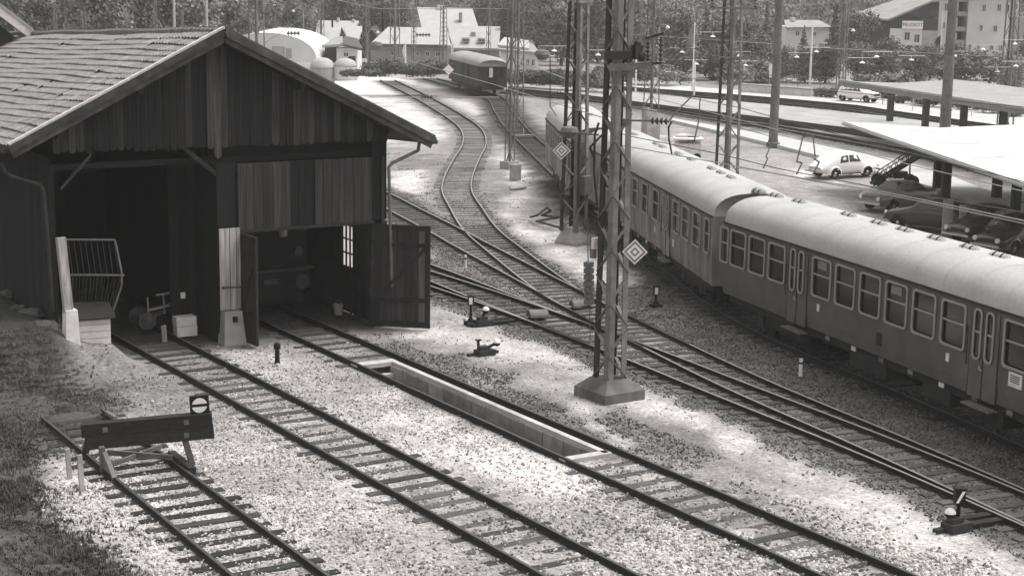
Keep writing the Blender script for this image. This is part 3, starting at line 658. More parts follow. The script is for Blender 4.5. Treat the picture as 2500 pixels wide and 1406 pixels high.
# what stands in the shed
lp = G(712, 690, 1.0); lo = (21.02, lp[1]+.45, -.1); ly = lo[1]-50.3; loco = thing('locomotive', 'dark locomotive standing inside the shed, buffers facing the open door', 'locomotive', lo)
MB().box((21.02, 53.2+ly, 1.9), (2.7, 5.4, 1.9)).box((21.02, 53.4+ly, 3.2), (2.3, 4.6, .8)).box((21.02, 53+ly, .5), (2.3, 5.4, .5)).build('body', M['loco_black'], loco, lo)
MB().box((21.02, 50.42+ly, .98), (2.75, .16, .62)).build('buffer_beam', M['loco_black'], loco, lo)
MB().box((21.02, 50.4+ly, 1.36), (2.9, .5, .05)).build('footplate', M['rail_top_dull'], loco, lo)
for sx in (-.88, .88):
    MB().cyl((21.02+sx, 50.4+ly, 1.0), (21.02+sx, 49.9+ly, 1.0), .09, .09, 10).cyl((21.02+sx, 49.9+ly, 1.0), (21.02+sx, 49.84+ly, 1.0), .25, .24, 16).build('buffer', M['steel_dark'], loco, lo)
MB().box((21.02, 50.33+ly, .98), (.5, .02, .16)).build('number_plate', M['rail_top_dull'], loco, lo)
MB().lathe([(.05, 0), (.17, .02), (.17, .1), (.05, .12)], (0, 0, 0)).v
MB().cyl((22.0, 50.5+ly, 1.9), (22.0, 50.32+ly, 1.9), .13, .15, 14).build('headlamp', M['rail_top_dull'], loco, lo)
for sx in (-.75, .75): MB().cyl((21.02+sx-.06, 51.5+ly, .3), (21.02+sx+.06, 51.5+ly, .3), .45, .45, 18).build('wheel', M['rail_rust'], loco, lo)
p = PY(691, 566, 47.0); mb = MB().lathe([(.03, .22), (.14, .14), (.13, -.12), (.05, -.16)], p, 10, 1).cyl(p+[0, 0, .2], p+[0, 0, .5], .012, .012, 6).lathe([(.16, .14), (.03, .26)], p, 10)
settle(mb, 'hanging_lantern', 'small glass lantern hanging in the shed doorway', 'lantern', [M['black'], M['alu']], p)
p = G(826, 768, -.1); mb = MB().lathe([(.13, 0), (.17, .34), (.15, .34), (.12, .02)], p, 14); mb.tube([p+[-.16, 0, .33], p+[0, 0, .48], p+[.16, 0, .33]], .008, 5)
settle(mb, 'bucket', 'pale metal bucket on the floor inside the shed doorway', 'bucket', [M['alu']], p)
p = np.array([23.3, 46.1, -.1]); mb = MB().beam(p, p+[.12, .35, 1.9], .05, .05).beam(p+[-.3, .1, 0], p+[.1, .3, 1.5], .06, .05)
settle(mb, 'leaning_poles', 'dark poles leaning on the inner wall beside the right door leaf', 'poles', [M['timber']], p)
mb = MB().box((17.55, YF-.05+1.5, 1.1), (.13, .06, .18)); settle(mb, 'switch_box', 'small white switch box on the dark boards left of the doorway', 'box', [M['white_old']], (17.55, 46.5, 1.1))

# neighbouring building whose pale verge shows over the shed roof
nb = thing('neighbouring_building', 'second building with a pale roof verge behind the shed roof', 'building', (9, 64, 0)); no = (9, 64, 0)
e1, e2 = PY(78, 76, 63.0), PY(-60, -28, 63.0); dv = (e2-e1)/np.linalg.norm(e2-e1); far_ = e1+dv*7.5
MB().beam(e1-[0, 0, .14], far_-[0, 0, .14], .12, .34).build('verge', M['white_old'], nb, no)
MB().beam(e1+[0, .5, .06], far_+[0, .5, .06], 1.2, .1).build('roof', M['roof_grey'], nb, no)
MB().prism([(far_[0], -1), (e1[0]-.35, -1), (e1[0]-.35, e1[2]-.35), (far_[0], far_[2]-.5)], (0, 63.6, 0), (1, 0, 0), (0, 0, 1), -5).build('wall', M['wall_dark'], nb, no)

# ------------------------------------------------------------------ things in front of the left bay
p = G(174, 836, .62)
po_ = thing('gate_post', 'tall whitewashed wooden post in a concrete footing beside the wire cage', 'post', p)
MB().beam(p+[-.05, 0, .85], AT(148, 580, depth(p)+.05), .24, .2, up=(0, 1, 0)).build('shaft', M['plank_pale'], po_, p)
mb = MB(); q = .2; P = [p+np.array(v) for v in [(-q, -q, -.1), (q, -q, -.1), (q, q, -.1), (-q, q, -.1), (-q*.8, -q*.8, .92), (q*.8, -q*.8, .92), (q*.8, q*.8, .92), (-q*.8, q*.8, .92)]]
mb.add(P, [(0, 1, 5, 4), (1, 2, 6, 5), (2, 3, 7, 6), (3, 0, 4, 7), (4, 5, 6, 7)]).build('footing', M['white_old'], po_, p)
# wire cage: bulging basket
D_ = depth(p)+1.2; A = lambda x, y, dd_=0: AT(x, y, D_+dd_)
co = A(225, 760); cage = thing('wire_cage', 'rusty wire basket with bulging front standing behind the white post', 'cage', co)
MB().tube([A(150, 585), A(280, 586), A(284, 600), A(298, 672), A(296, 700), A(275, 762)], .028, 6).tube([A(150, 671), A(303, 672)], .03, 6).tube([A(168, 762), A(280, 764)], .022, 6).build('frame', M['steel'], cage, co)
mb = MB()
for k in range(9):
    x = 166+k*14; mb.tube([A(x, 587), A(x+12, 671)], .008, 4)
for k in range(15):
    x = 168+k*9; mb.tube([A(x, 673), A(170+k*7.2, 762, .35)], .007, 4)
mb.build('bars', M['trolley_iron'], cage, co)
mb = MB()
for k in range(9):
    x = 166+k*14; mb.tube([A(x-14, 590, 1.1), A(x, 680, 1.2), A(x-2, 755, 1.0)], .009, 4)
mb.build('bars', M['steel_dark'], cage, co)
# white crate with a sloping lid
p = G(236, 842, .45); bx = thing('lidded_box', 'low whitewashed plank box with dark sloping lid beside the white post', 'box', p)
for k in range(4): MB().box(p+[0, .3, .10+k*.19], (.86+.0*k, .62, .175), rz=-.12).build('plank', M['white_old'], bx, p)
MB().add([p+np.array(v) for v in [(-.62, -.1, .74), (.5, -.22, .74), (.62, .72, 1.0), (-.42, .85, 1.05), (-.62, -.1, .78), (.5, -.22, .78), (.62, .72, 1.04), (-.42, .85, 1.09)]], [(3, 2, 1, 0), (4, 5, 6, 7), (0, 1, 5, 4), (1, 2, 6, 5), (2, 3, 7, 6), (3, 0, 4, 7)]).build('lid', M['timber'], bx, p)
# two pale blocks, one on the other, and a stake
p = G(457, 822, -.12); settle(MB().box(p+[0, .15, .17], (.62, .4, .30), rz=-.05).box(p+[.02, .15, .325], (.58, .36, .03), rz=-.05), 'concrete_block', 'lower of two pale concrete blocks stacked beside the trolley', 'block', [M['white_old']], p)
settle(MB().box(p+[-.02, .15, .475], (.62, .4, .27), rz=-.03), 'concrete_block', 'upper of two pale concrete blocks stacked beside the trolley', 'block', [M['white_old']], p+[0, 0, .34])
p = G(402, 831, -.12); settle(MB().beam(p+[0, 0, -.05], p+[-.03, 0, .46], .14, .06), 'stake', 'short pale wooden stake in front of the trolley wheel', 'stake', [M['plank_pale']], p)
# rail trolley
p = G(436, 812, -.1)+np.array([-.1, .45, 0]); tro = thing('rail_trolley', 'dark iron rail trolley with levers on wheels at the mouth of the left bay', 'trolley', p)
MB().beam(p+[-1.0, -.1, .5], p+[1.0, .2, .72], .1, .12).beam(p+[-1.0, .5, .5], p+[1.0, .8, .72], .1, .12).box(p+[-.55, .2, .55], (.1, .9, .1)).box(p+[.55, .3, .65], (.1, .9, .1)).build('frame', M['trolley_iron'], tro, p)
for dx, dz in ((-.75, .38), (.85, .5)):
    for dy in (-.15, .75): MB().cyl(p+[dx, dy, dz], p+[dx, dy+.07, dz], .27, .27, 18).cyl(p+[dx, dy-.04, dz], p+[dx, dy, dz], .19, .22, 16).cyl(p+[dx, dy-.06, dz], p+[dx, dy-.04, dz], .07, .07, 10).build('wheel', M['trolley_iron'], tro, p)
for dx, h_ in ((-.7, .55), (-.2, .6), (.3, .55)):
    MB().beam(p+[dx, -.1, .55], p+[dx-.03, -.1, .55+h_], .035, .035).build('lever', M['alu'], tro, p)
MB().beam(p+[-.45, -.1, 1.15], p+[.05, -.1, 1.18], .05, .05).beam(p+[-.7, -.15, .72], p+[.6, -.1, .88], .05, .05).beam(p+[.6, -.1, .88], p+[.95, -.1, 1.08], .05, .07).build('handle_bar', M['alu'], tro, p)
# rubble, pole and boards at the foot of the bank
for k, (px, py, s_) in enumerate(((60, 690, .45), (40, 760, .4), (75, 770, .55), (110, 800, .5), (20, 720, .35))):
    p = G(px, py, .95); mb = MB(); mb.ball(p, s_*.75, 9, 0, (1, .8, .55)); mb.v = [tuple(np.array(v)+rng.normal(0, .03, 3)) for v in mb.v]
    settle(mb, 'boulder', ['grey boulder topmost on the bank beside the shed', 'grey boulder at the edge of the picture below the shed eave', 'largest grey boulder on the bank left of the white post', 'low boulder nearest the white post', 'small boulder on the bank nearest the frame edge'][k], 'rock', [M['roof_dark']], p, 'boulders on the bank left of the shed')
p = G(142, 820, .5); settle(MB().beam(p, AT(128, 665, depth(p)), .12, .1, up=(0, 1, 0)), 'old_plank', 'grey upright plank leaning behind the white post', 'plank', [M['concrete']], p)
p = G(140, 760, .7); settle(MB().beam(p, AT(103, 705, depth(p)), .07, .05, up=(0, 1, 0)), 'old_lath', 'thin pale lath sloping up left from the white post', 'lath', [M['concrete']], p)
# ------------------------------------------------------------------ buffer stop at the end of the left track
p = np.array([11.75, 34.1, -.12]); bs = thing('buffer_stop', 'old timber buffer stop with round stop sign across the left track end', 'buffer stop', p)
l0, r0 = AT(199, 1050, depth(G(235, 1150, -.1))), AT(518, 1021, depth(G(470, 1135, -.1)))
d_ = (r0-l0)/np.linalg.norm(r0-l0); up_ = np.array([0, 0, 1.])
b1 = MB().beam(l0, r0, .26, .29).build('beam', M['sleeper'], bs, p)
b2 = MB().beam(l0+d_*.08-up_*.29, r0-up_*.29+d_*.03, .25, .27).build('beam', M['sleeper'], bs, p)
s0 = r0-d_*.27+up_*.335; fr = np.array([d_[1], -d_[0], 0]); 
sb = MB().beam(s0-d_*.21, s0+d_*.21, .1, .42).build('sign_box', M['black'], bs, p)
mb = MB(); c0 = s0+fr*.055
for sg in (1, -1):
    poly = [(.165*math.cos(R(a)), sg*(.165*math.sin(R(a)))) for a in range(12, 169, 12)]
    if sg < 0: poly = poly[::-1]
    mb.prism(poly, c0, d_, up_, .006)
mb.build('sign_disc', M['white'], sb, p)
for t_, z in ((.18, 0), (.80, 0), (.80, -.29)):
    a = l0+(r0-l0)*t_+fr*.13+up_*z; mb = MB().beam(a-d_*.055, a+d_*.055, .03, .11); mb.cyl(a+fr*.01, a+fr*.04, .025, .025, 8); mb.build('bolt_plate', M['steel'], bs, p)
for px, py, tx, ty in ((253, 1150, 248, 1090), (470, 1135, 452, 1075)):
    a = G(px, py, -.1); MB().beam(a, AT(tx, ty, depth(a)-.1), .12, .1, up=(0, 1, 0)).build('leg', M['steel'], bs, p)
lz = lambda x, y, z: G(x, y, z)
MB().beam(lz(255, 1105, .35), lz(280, 1168, -.02), .1, .08).build('brace', M['steel'], bs, p)
MB().beam(lz(270, 1135, .0), lz(395, 1088, .12), .05, .1).build('brace', M['steel'], bs, p)
MB().beam(lz(262, 1104, .1), lz(428, 1117, .05), .05, .12).build('brace', M['steel'], bs, p)
MB().beam(lz(418, 1108, .05), lz(470, 1150, -.02), .16, .16).build('rail_shoe', M['rail_rust'], bs, p)
MB().beam(lz(225, 1040, .6), lz(207, 1110, -.05), .14, .14).build('strut', M['rail_rust'], bs, p)
MB().beam(lz(260, 1006, .0), lz(282, 1020, .2), .1, .08).build('rail_end', M['steel'], bs, p)
for k, (px, py, tx, ty) in enumerate(((200, 1185, 194, 1110), (170, 1157, 164, 1095))):
    a = G(px, py, -.05); settle(MB().beam(a-[0, 0, .1], AT(tx, ty, depth(a)), .1, .07, up=(0, 1, 0)), 'short_stake', ['nearer pale stake at the grass edge by the buffer stop', 'farther grey stake in the grass behind the nearer one'][k], 'stake', [M['concrete']], a)
# ------------------------------------------------------------------ passenger coaches
def text_mesh(s, size, name='t'):
    cu = bpy.data.curves.new(name, 'FONT'); cu.body = s; cu.size = size; cu.extrude = .004; cu.align_x = 'CENTER'; cu.align_y = 'CENTER'
    o = bpy.data.objects.new(name, cu); COL.objects.link(o); dg = bpy.context.evaluated_depsgraph_get(); me = bpy.data.meshes.new_from_object(o.evaluated_get(dg))
    bpy.data.objects.remove(o); bpy.data.curves.remove(cu); return me
HW = 1.40; ZE = 3.24
def roof_sec(k=1.0, dz=0.0):
    pts = []
    for a in range(0, 181, 12):
        c_, s_ = math.cos(R(a)), math.sin(R(a)); pts.append((-HW*1.015*abs(c_)**.75*math.copysign(1, c_)*k, ZE+(.82*k*s_**.85 if s_ > 0 else 0)+dz))
    return pts
WZ0, WZ1 = 1.98, 3.06
def coach(label, p_near, p_far, wins, doors, vents, side, dome_far=False, plates=(), numerals=()):
    """p_near -> p_far: the middle of the track at either end; local x runs from p_far to p_near, -y faces the yard"""
    a, b = np.array([*p_far, 0.]), np.array([*p_near, 0.]); d = b-a; Lc = np.linalg.norm(d); rz = math.atan2(d[1], d[0])
    t = thing('passenger_coach', label, 'railway coach', a, rz, 'coaches of the standing train')
    bd = MB(); z0 = .98
    sec = lambda y, z: (y, z)
    for sgn in (-1, 1):
        y = sgn*HW
        ops = sorted([(x-wd/2, x+wd/2) for x, wd in wins]) if sgn < 0 else []
        xs = [0.0]+[q for o in ops for q in o]+[Lc]
        prof = [(y*.965, z0), (y*.99, 1.3), (y, 1.75), (y, WZ0)]
        for (ya, za), (yb, zb) in zip(prof[:-1], prof[1:]): bd.add([(0, ya, za), (Lc, ya, za), (Lc, yb, zb), (0, yb, zb)], [(0, 1, 2, 3) if sgn < 0 else (3, 2, 1, 0)])
        for i in range(0, len(xs), 2): bd.add([(xs[i], y, WZ0), (xs[i+1], y, WZ0), (xs[i+1], y, WZ1), (xs[i], y, WZ1)], [(0, 1, 2, 3) if sgn < 0 else (3, 2, 1, 0)])
        bd.add([(0, y, WZ1), (Lc, y, WZ1), (Lc, y*.995, ZE), (0, y*.995, ZE)], [(0, 1, 2, 3) if sgn < 0 else (3, 2, 1, 0)])
        for (xa, xb) in ops: # reveals
            bd.add([(xa, y, WZ0), (xb, y, WZ0), (xb, y, WZ1), (xa, y, WZ1), (xa, y+.06, WZ0), (xb, y+.06, WZ0), (xb, y+.06, WZ1), (xa, y+.06, WZ1)], [(0, 4, 5, 1), (1, 5, 6, 2), (2, 6, 7, 3), (3, 7, 4, 0)])
    for x in (0, Lc): bd.add([(x, -HW*.965, z0), (x, HW*.965, z0), (x, HW, 1.9), (x, HW, ZE), (x, -HW, ZE), (x, -HW, 1.9)], [(0, 1, 2, 3, 4, 5) if x else (5, 4, 3, 2, 1, 0)])
    bd.add([(0, -HW*.96, z0), (Lc, -HW*.96, z0), (Lc, HW*.96, z0), (0, HW*.96, z0)], [(3, 2, 1, 0)])
    bd.build('body', M[side], t)
    # roof, drooping at the ends
    st_ = [(0, .97, -.32 if dome_far else -.12), (.12, .985, -.12 if dome_far else -.05), (.6, 1, -.02), (1.6, 1, 0)]
    xs = [(x, k, z) for x, k, z in st_]+[(Lc*i/10, 1, 0) for i in range(1, 10) if 1.7 < Lc*i/10 < Lc-1.7]+[(Lc-x, k, z if not dome_far else z*.4) for x, k, z in st_[::-1]]
    rows = []
    for x, k, dz in xs:
        sc_ = roof_sec(); rows.append([(x, y*k, ZE+(z-ZE)*(1+dz*1.0)) for y, z in sc_])
    mb = MB().grid(rows); n = len(rows[0]); mb.f += [tuple(range(n)), tuple(range(len(mb.v)-n, len(mb.v)))[::-1]]; mb.m += [0, 0]
    rf = mb.build('roof', M['coach_roof'], t, smooth=True)
    mb = MB(); x = 1.7
    while x < Lc-1: 
        s1 = roof_sec(); mb.grid([[(x-.012, y*1.002, z+.004) for y, z in s1], [(x+.012, y*1.002, z+.004) for y, z in s1]]); x += 1.28
    mb.build('roof_seam', M['seam'], rf)
    MB().box((Lc/2, -HW-.03, ZE-.03), (Lc-.1, .06, .05)).build('rain_strip', M['coach_low'], t)
    # windows
    for x, wd in wins:
        h = WZ1-WZ0; zc_ = (WZ0+WZ1)/2
        f_ = MB().ring(rrect(wd+.065, h+.065, .11), rrect(wd-.05, h-.05, .09), (x, -HW-.022, zc_), (1, 0, 0), (0, 0, 1), -.03 if 0 else .03)
        f_.v = [(v[0], v[1], v[2]) for v in f_.v]; f_.box((x, -HW-.005, zc_+.06), (wd-.06, .03, .045))
        wo = f_.build('window', M['alu'], t)
        MB().box((x, -HW+.03, zc_), (wd-.02, .012, h-.02)).build('pane', M['glass'], wo)
        if random.random() < .3: MB().box((x+random.uniform(-.1, .1), -HW+.016, zc_+.35), (wd*.5, .008, .22)).build('blind', M['grey_mark'], wo)
    for x in doors:
        D = MB().box((x, -HW-.008, 2.03), (1.14, .02, 2.14)).build('door', M[side], t)
        MB().box((x, -HW-.022, 2.0), (.025, .02, 2.1)).box((x-.56, -HW-.015, 2.0), (.02, .012, 2.1)).box((x+.56, -HW-.015, 2.0), (.02, .012, 2.1)).build('door_joint', M['coach_low'], D)
        for s_ in (-.24, .24):
            f_ = MB().ring(rrect(.33, 1.24, .13), rrect(.23, 1.14, .1), (x+s_, -HW-.045, 2.50), (1, 0, 0), (0, 0, 1), .03); f_.box((x+s_, -HW-.03, 2.55), (.24, .03, .05)); f_.build('door_window', M['alu'], D)
            MB().box((x+s_, -HW-.025, 2.50), (.24, .012, 1.15)).build('pane', M['glass'], D)
        MB().tube([(x-.1, -HW-.04, 1.75), (x-.06, -HW-.07, 1.68), (x+.02, -HW-.05, 1.66)], .018, 5).build('handle', M['alu'], D)
        for s_ in (-.62, .62): MB().tube([(x+s_, -HW-.05, 1.7), (x+s_, -HW-.05, 2.6)], .014, 5).build('grab_rail', M['coach_low'], t)
        MB().box((x, -HW-.05, .78), (1.1, .28, .05)).build('step', M['steel'], t)
    for x in vents:
        mb = MB(); rr = [(.125*math.cos(R(a)), .125*math.sin(R(a))) for a in range(-10, 191, 25)]
        mb.grid([[(x-.34, .1+p_*.3, 4.02+q_*.3) for p_, q_ in rr]]+[[(x+u, .1+p_, 4.02+q_) for p_, q_ in rr] for u in (-.3, -.1, .1, .3)]+[[(x+.34, .1+p_*.3, 4.02+q_*.3) for p_, q_ in rr]])
        for u in (-.14, .17): mb.grid([[(x+u-.03, .1+p_*1.08, 4.02+q_*1.1) for p_, q_ in rr], [(x+u+.03, .1+p_*1.08, 4.02+q_*1.1) for p_, q_ in rr]], 1)
        mb.build('roof_vent', [M['coach_roof'], M['black']], rf, smooth=False)
    # running gear
    mb = MB().box((Lc/2, 0, .86), (Lc-.6, 2.5, .24)).build('sole_frame', M['coach_low'], t)
    for xb in (3.4, Lc-3.4):
        bg_ = MB().box((xb, 1.02, .55), (3.3, .12, .28)).box((xb, -1.02, .55), (3.3, .12, .28)).box((xb, 0, .6), (.5, 2.1, .25)).build('bogie', M['coach_low'], t)
        for dx in (-1.2, 1.2):
            for y in (-.75, .75): MB().cyl((xb+dx, y-.07, .46), (xb+dx, y+.07, .46), .46, .46, 20).build('wheel', M['rail_rust'], bg_)
            MB().box((xb+dx, -1.1, .5), (.3, .1, .3)).build('axle_box', M['steel_dark'], bg_)
    for xb, wd in ((Lc*.40, 1.8), (Lc*.55, 1.2), (Lc*.66, .8)): MB().box((xb, -.95, .62), (wd, .7, .42)).build('equipment_box', M['coach_low'], t)
    for k in range(7): MB().box((Lc*.3+k*Lc*.065, -HW*.93, .88), (.22, .02, .12)).build('marking_plate', M[('grey_mark', 'white_old', 'steel')[k % 3]], t)
    for s_ in (-.9, .9):
        for x, sg in ((0, -1), (Lc, 1)): MB().cyl((x, s_, 1.0), (x+sg*.35, s_, 1.0), .08, .08, 8).cyl((x+sg*.35, s_, 1.0), (x+sg*.42, s_, 1.0), .22, .22, 12).build('buffer', M['steel_dark'], t)
    for x, sg in ((0, -1), (Lc, 1)): MB().box((x+sg*.22, 0, 2.15), (.44, 1.5, 2.5)).build('gangway_bellows', M['bellows'], t)
    for x, z, wd, h in plates: MB().box((x, -HW-.012, z), (wd, .02, h)).build('plate', M['white_old'], t)
    for x, z in numerals:
        me = text_mesh('2', .3, 'numeral'); me.materials.append(M['black']); o = link('numeral', me, t, (x, -HW-.006, z)); o.rotation_euler = (R(90), 0, 0)
    return t, a, np.array([math.cos(rz), math.sin(rz), 0]), Lc
# coach one: its side plane runs through A1 along d1
A1, d1 = np.array([32.63, 39.0]), np.array([-.22, -.975]); d1 /= np.linalg.norm(d1); e1_ = np.array([-d1[1], d1[0]])
S1 = lambda s: A1+d1*s+e1_*HW
def s_on(A, d, x, y):      # where the sight line through a pixel meets a coach side: distance along it
    n_ = np.array([-d[1], d[0], 0]); r_ = ray(x, y); t = ((np.array([*A, 0])-O) @ n_)/(r_ @ n_); P = O+r_*t; return (P[:2]-A) @ d
far1, near1 = -.80, 20.6
w1 = [(s_on(A1, d1, x, y), wd) for x, y, wd in [(1771, 586, .52), (1804, 602, .98), (1848, 628, .98), (1898, 646, .98), (2008, 674, .98), (2064, 698, .98), (2125, 721, .98), (2190, 749, .98), (2257, 773, .98), (2329, 800, .98), (2485, 858, .98)]]
pitch = (w1[9][0]-w1[4][0])/5
w1 = [(w1[0][0], .52)]+[(w1[1][0]+(w1[3][0]-w1[1][0])/2*k, .98) for k in range(3)]+[(w1[4][0]+pitch*k, .98) for k in range(6)]+[(w1[10][0]+pitch*k, .98) for k in range(3)]+[(w1[10][0]+pitch*3.8, .52)]
dr1 = [s_on(A1, d1, 1950, 651), s_on(A1, d1, 2405, 829)]
vn = lambda A, d, pts, f: [((P := G(x, y, 4.1))[:2]-A) @ d - f for x, y in pts]
v1 = vn(A1, d1, [(1922, 462), (1972, 473), (2024, 488), (2140, 520), (2205, 540), (2265, 557), (2333, 578), (2405, 600), (2475, 620)], far1)
sp_ = s_on(A1, d1, 2478, 952)-far1
pl = [(s_on(A1, d1, x, y)-far1, 1.66, .13, .2) for x, y in ((1999, 738), (2314, 875))]+[(sp_, 1.72, .5, .34)]
k1 = coach('dark coach with a clean pale roof, nearest of the standing train', S1(near1), S1(far1), [(s-far1, wd) for s, wd in w1], [s-far1 for s in dr1], v1, 'coach_side', plates=pl, numerals=[(s_on(A1, d1, 2360, 806)-far1, 2.52), (s_on(A1, d1, 2452, 848)-far1, 2.52)])
for k in range(4): MB().box((sp_, -HW-.026, 1.82-.05*k), (.34, .008, .02)).build('plate_line', M['coach_low'], k1[0])
MB().box((s_on(A1, d1, 2147, 818)-far1, -HW-.012, 1.45), (.22, .02, .34)).build('vent_grille', M['coach_low'], k1[0])
A2, d2 = np.array([38.32, 52.46]), np.array([-.403, -.915]); d2 /= np.linalg.norm(d2); e2_ = np.array([-d2[1], d2[0]])
S2 = lambda s: A2+d2*s+e2_*HW
far2, near2 = -9.3, 12.75
w2 = [s_on(A2, d2, x, y) for x, y in [(1538, 480), (1552, 482), (1575, 497), (1602, 512), (1650, 515), (1675, 535), (1702, 550), (1726, 566)]]
ws = [w2[1], w2[2], w2[3], w2[4]+.15, w2[5]+.05, w2[6]+.05]
ws += [w2[1]-1.35*k for k in (1, 2, 3, 4)]
k2 = coach('weathered grey coach with stained side, middle of the standing train', S2(near2), S2(far2), [(s-far2, .95) for s in ws]+[(w2[7]-far2+.1, .6)], [w2[3]+1.35+.35-far2, w2[1]-1.35*4-1.25-far2], vn(A2, d2, [(1545, 320), (1570, 327), (1605, 350), (1622, 357), (1675, 374), (1705, 388), (1760, 410), (1788, 420), (1815, 431)], far2), 'coach_old', plates=[(s_on(A2, d2, 1645, 582)-far2, 1.55, .2, .26), (s_on(A2, d2, 1600, 550)-far2, 1.6, .1, .22)])
A3, d3 = np.array([48.26, 73.59]), np.array([-.471, -.882]); d3 /= np.linalg.norm(d3); e3_ = np.array([-d3[1], d3[0]])
S3 = lambda s: A3+d3*s+e3_*HW
k3 = coach('farthest coach of the train, its rounded white roof end towards the yard throat', S3(13.0), S3(-.4), [(1.3+1.25*k, .8) for k in range(8)], [12.2], [4, 8], 'coach_old', dome_far=True)
# old brake van standing far up the track
i = np.argmin(abs(TT[:, 1]-127.0)); q0, q1 = TT[i], TT[np.argmin(abs(TT[:, 1]-139.0))]
d = q0-q1; Lw = np.linalg.norm(d); rz = math.atan2(d[1], d[0]); vz = thing('old_coach', 'dark old coach with arched roof standing alone far up the curving track', 'railway coach', (q1[0], q1[1], 0), rz)
MB().box((Lw/2, 0, 2.1), (Lw, 2.8, 2.3)).build('body', M['steel_dark'], vz)
sc_ = [(1.5*math.cos(R(a))*1.0, 3.2+.95*abs(math.sin(R(a)))**.8) for a in range(0, 181, 15)]
mb = MB().grid([[(-.2, y*.9, 3.1+(z-3.1)*.7) for y, z in sc_], [(.6, y, z) for y, z in sc_], [(Lw-.6, y, z) for y, z in sc_], [(Lw+.3, y*.92, 3.0+(z-3.0)*.72) for y, z in sc_]]); n = len(sc_); mb.f += [tuple(range(n)), tuple(range(3*n, 4*n))[::-1]]; mb.m += [0, 0]; mb.build('roof', M['roof_grey'], vz, smooth=True)
MB().box((Lw+.02, 0, 2.1), (.06, .9, 2.1)).build('door', M['black'], vz); MB().box((Lw+.06, -.15, 2.5), (.04, .35, 1.0)).build('window', M['white_old'], vz)
MB().box((Lw+.03, .85, 2.5), (.05, .4, .9)).build('window', M['black'], vz)
for x in (2.2, 6.2, 8.6): MB().box((x, -1.42, 2.2), (.9 if x > 6 else .6, .05, 1.9 if x > 6 else .9)).build('door' if x > 6 else 'window', M['black'], vz)
MB().cyl((Lw+.1, 0, 3.55), (Lw+.25, 0, 3.55), .16, .16, 12).build('lamp', M['grey_mark'], vz)
MB().box((Lw/2, 0, .8), (Lw-.4, 2.3, .3)).build('frame', M['coach_low'], vz)
for x in (2, Lw-2.2):
    for y in (-.75, .75): MB().cyl((x, y-.07, .5), (x, y+.07, .5), .5, .5, 18).build('wheel', M['rail_rust'], vz)
vz.scale = (1, .96, .84)
for y in (-.9, .9): MB().cyl((Lw, y, 1.0), (Lw+.5, y, 1.0), .1, .2, 10).build('buffer', M['steel_dark'], vz)
# ------------------------------------------------------------------ masts
def lattice(name, label, base, H, w0, w1, rz=0.0, panels=12, leg=.11, brace=.06, m='steel', single=False, group=None, back=None):
    t = thing(name, label, 'mast', base, rz, group)
    hw = lambda z: (w0+(w1-w0)*z/H)/2
    C = [(-1, -1), (1, -1), (1, 1), (-1, 1)]
    all_ = MB()
    for k, (sx, sy) in enumerate(C):
        mb = all_ if single else MB(); a, b = hw(0), hw(H); 
        # angle section: two thin plates
        e_ = leg*.18
        mb.beam((sx*a, sy*(a-leg/2), 0), (sx*b, sy*(b-leg/2), H), e_, leg, up=(0, 1, 0)); mb.beam((sx*(a-leg/2), sy*a, 0), (sx*(b-leg/2), sy*b, H), leg, e_, up=(0, 1, 0))
        if not single: mb.build('leg', M[m] if sy < 0 or not back else M[back], t)  # back legs take a darker steel: their shade is put into the colour
    for f in range(4):
        (ax_, ay_), (bx_, by_) = C[f], C[(f+1) % 4]
        for k in range(panels):
            z0, z1 = H*k/panels+.04, H*(k+1)/panels-.04; fl = (k+f) % 2; p_, q_ = (hw(z0), hw(z1))
            A_, B_ = ((ax_, ay_), (bx_, by_)) if fl else ((bx_, by_), (ax_, ay_))
            mb = all_ if single else MB(); mb.beam((A_[0]*p_, A_[1]*p_, z0), (B_[0]*q_, B_[1]*q_, z1), brace, .014, up=(0, 0, 1) if f % 2 else (0, 0, 1))
            if not single: mb.build('brace', M[m], t)
    if single: all_.build('lattice', M[m], t)
    return t
def insulator(mb, p, q, n=4, r=.085, mi=0, mj=1):
    """a string of porcelain sheds between two points"""
    p = np.array(p, float); q = np.array(q, float); d = q-p
    mb.cyl(p, q, r*.28, r*.28, 6, mi)
    for k in range(n):
        c_ = p+d*(k+.5)/n; s_ = d/np.linalg.norm(d)*min(.05, np.linalg.norm(d)/n*.4); mb.cyl(c_-s_, c_+s_*.2, r*.5, r, 10, mj); mb.cyl(c_+s_*.2, c_+s_*.5, r, r*.9, 10, mj)
    return mb
# main mast: corners measured on the top of the footing
zt = .40; FL, FR, BL, BR = (G(x, y, zt)[:2] for x, y in ((1481, 929), (1518, 923), (1458, 918), (1498, 912)))
cM = (FL+FR+BL+BR)/4; rzM = math.atan2(*( (FR-FL)[::-1])); wM = .52
mo = np.array([cM[0], cM[1], zt-.02])
mast1 = lattice('lattice_mast', 'tallest lattice mast on a wide concrete footing beside the pit track', mo, 12.5, .60, .44, rzM, 18, .17, .10, 'steel_mast', back='steel_dark')
fo = MB(); q = .66; hh = .2
P = [(-q, -q, -.75), (q, -q, -.75), (q, q, -.75), (-q, q, -.75), (-q, -q, -.26), (q, -q, -.26), (q, q, -.26), (-q, q, -.26), (-.36, -.36, 0.02), (.36, -.36, 0.02), (.36, .36, 0.02), (-.36, .36, 0.02)]
fo.add(P, [(0, 1, 5, 4), (1, 2, 6, 5), (2, 3, 7, 6), (3, 0, 4, 7), (4, 5, 9, 8), (5, 6, 10, 9), (6, 7, 11, 10), (7, 4, 8, 11), (8, 9, 10, 11)]).build('footing', M['concrete_dark'], mast1)
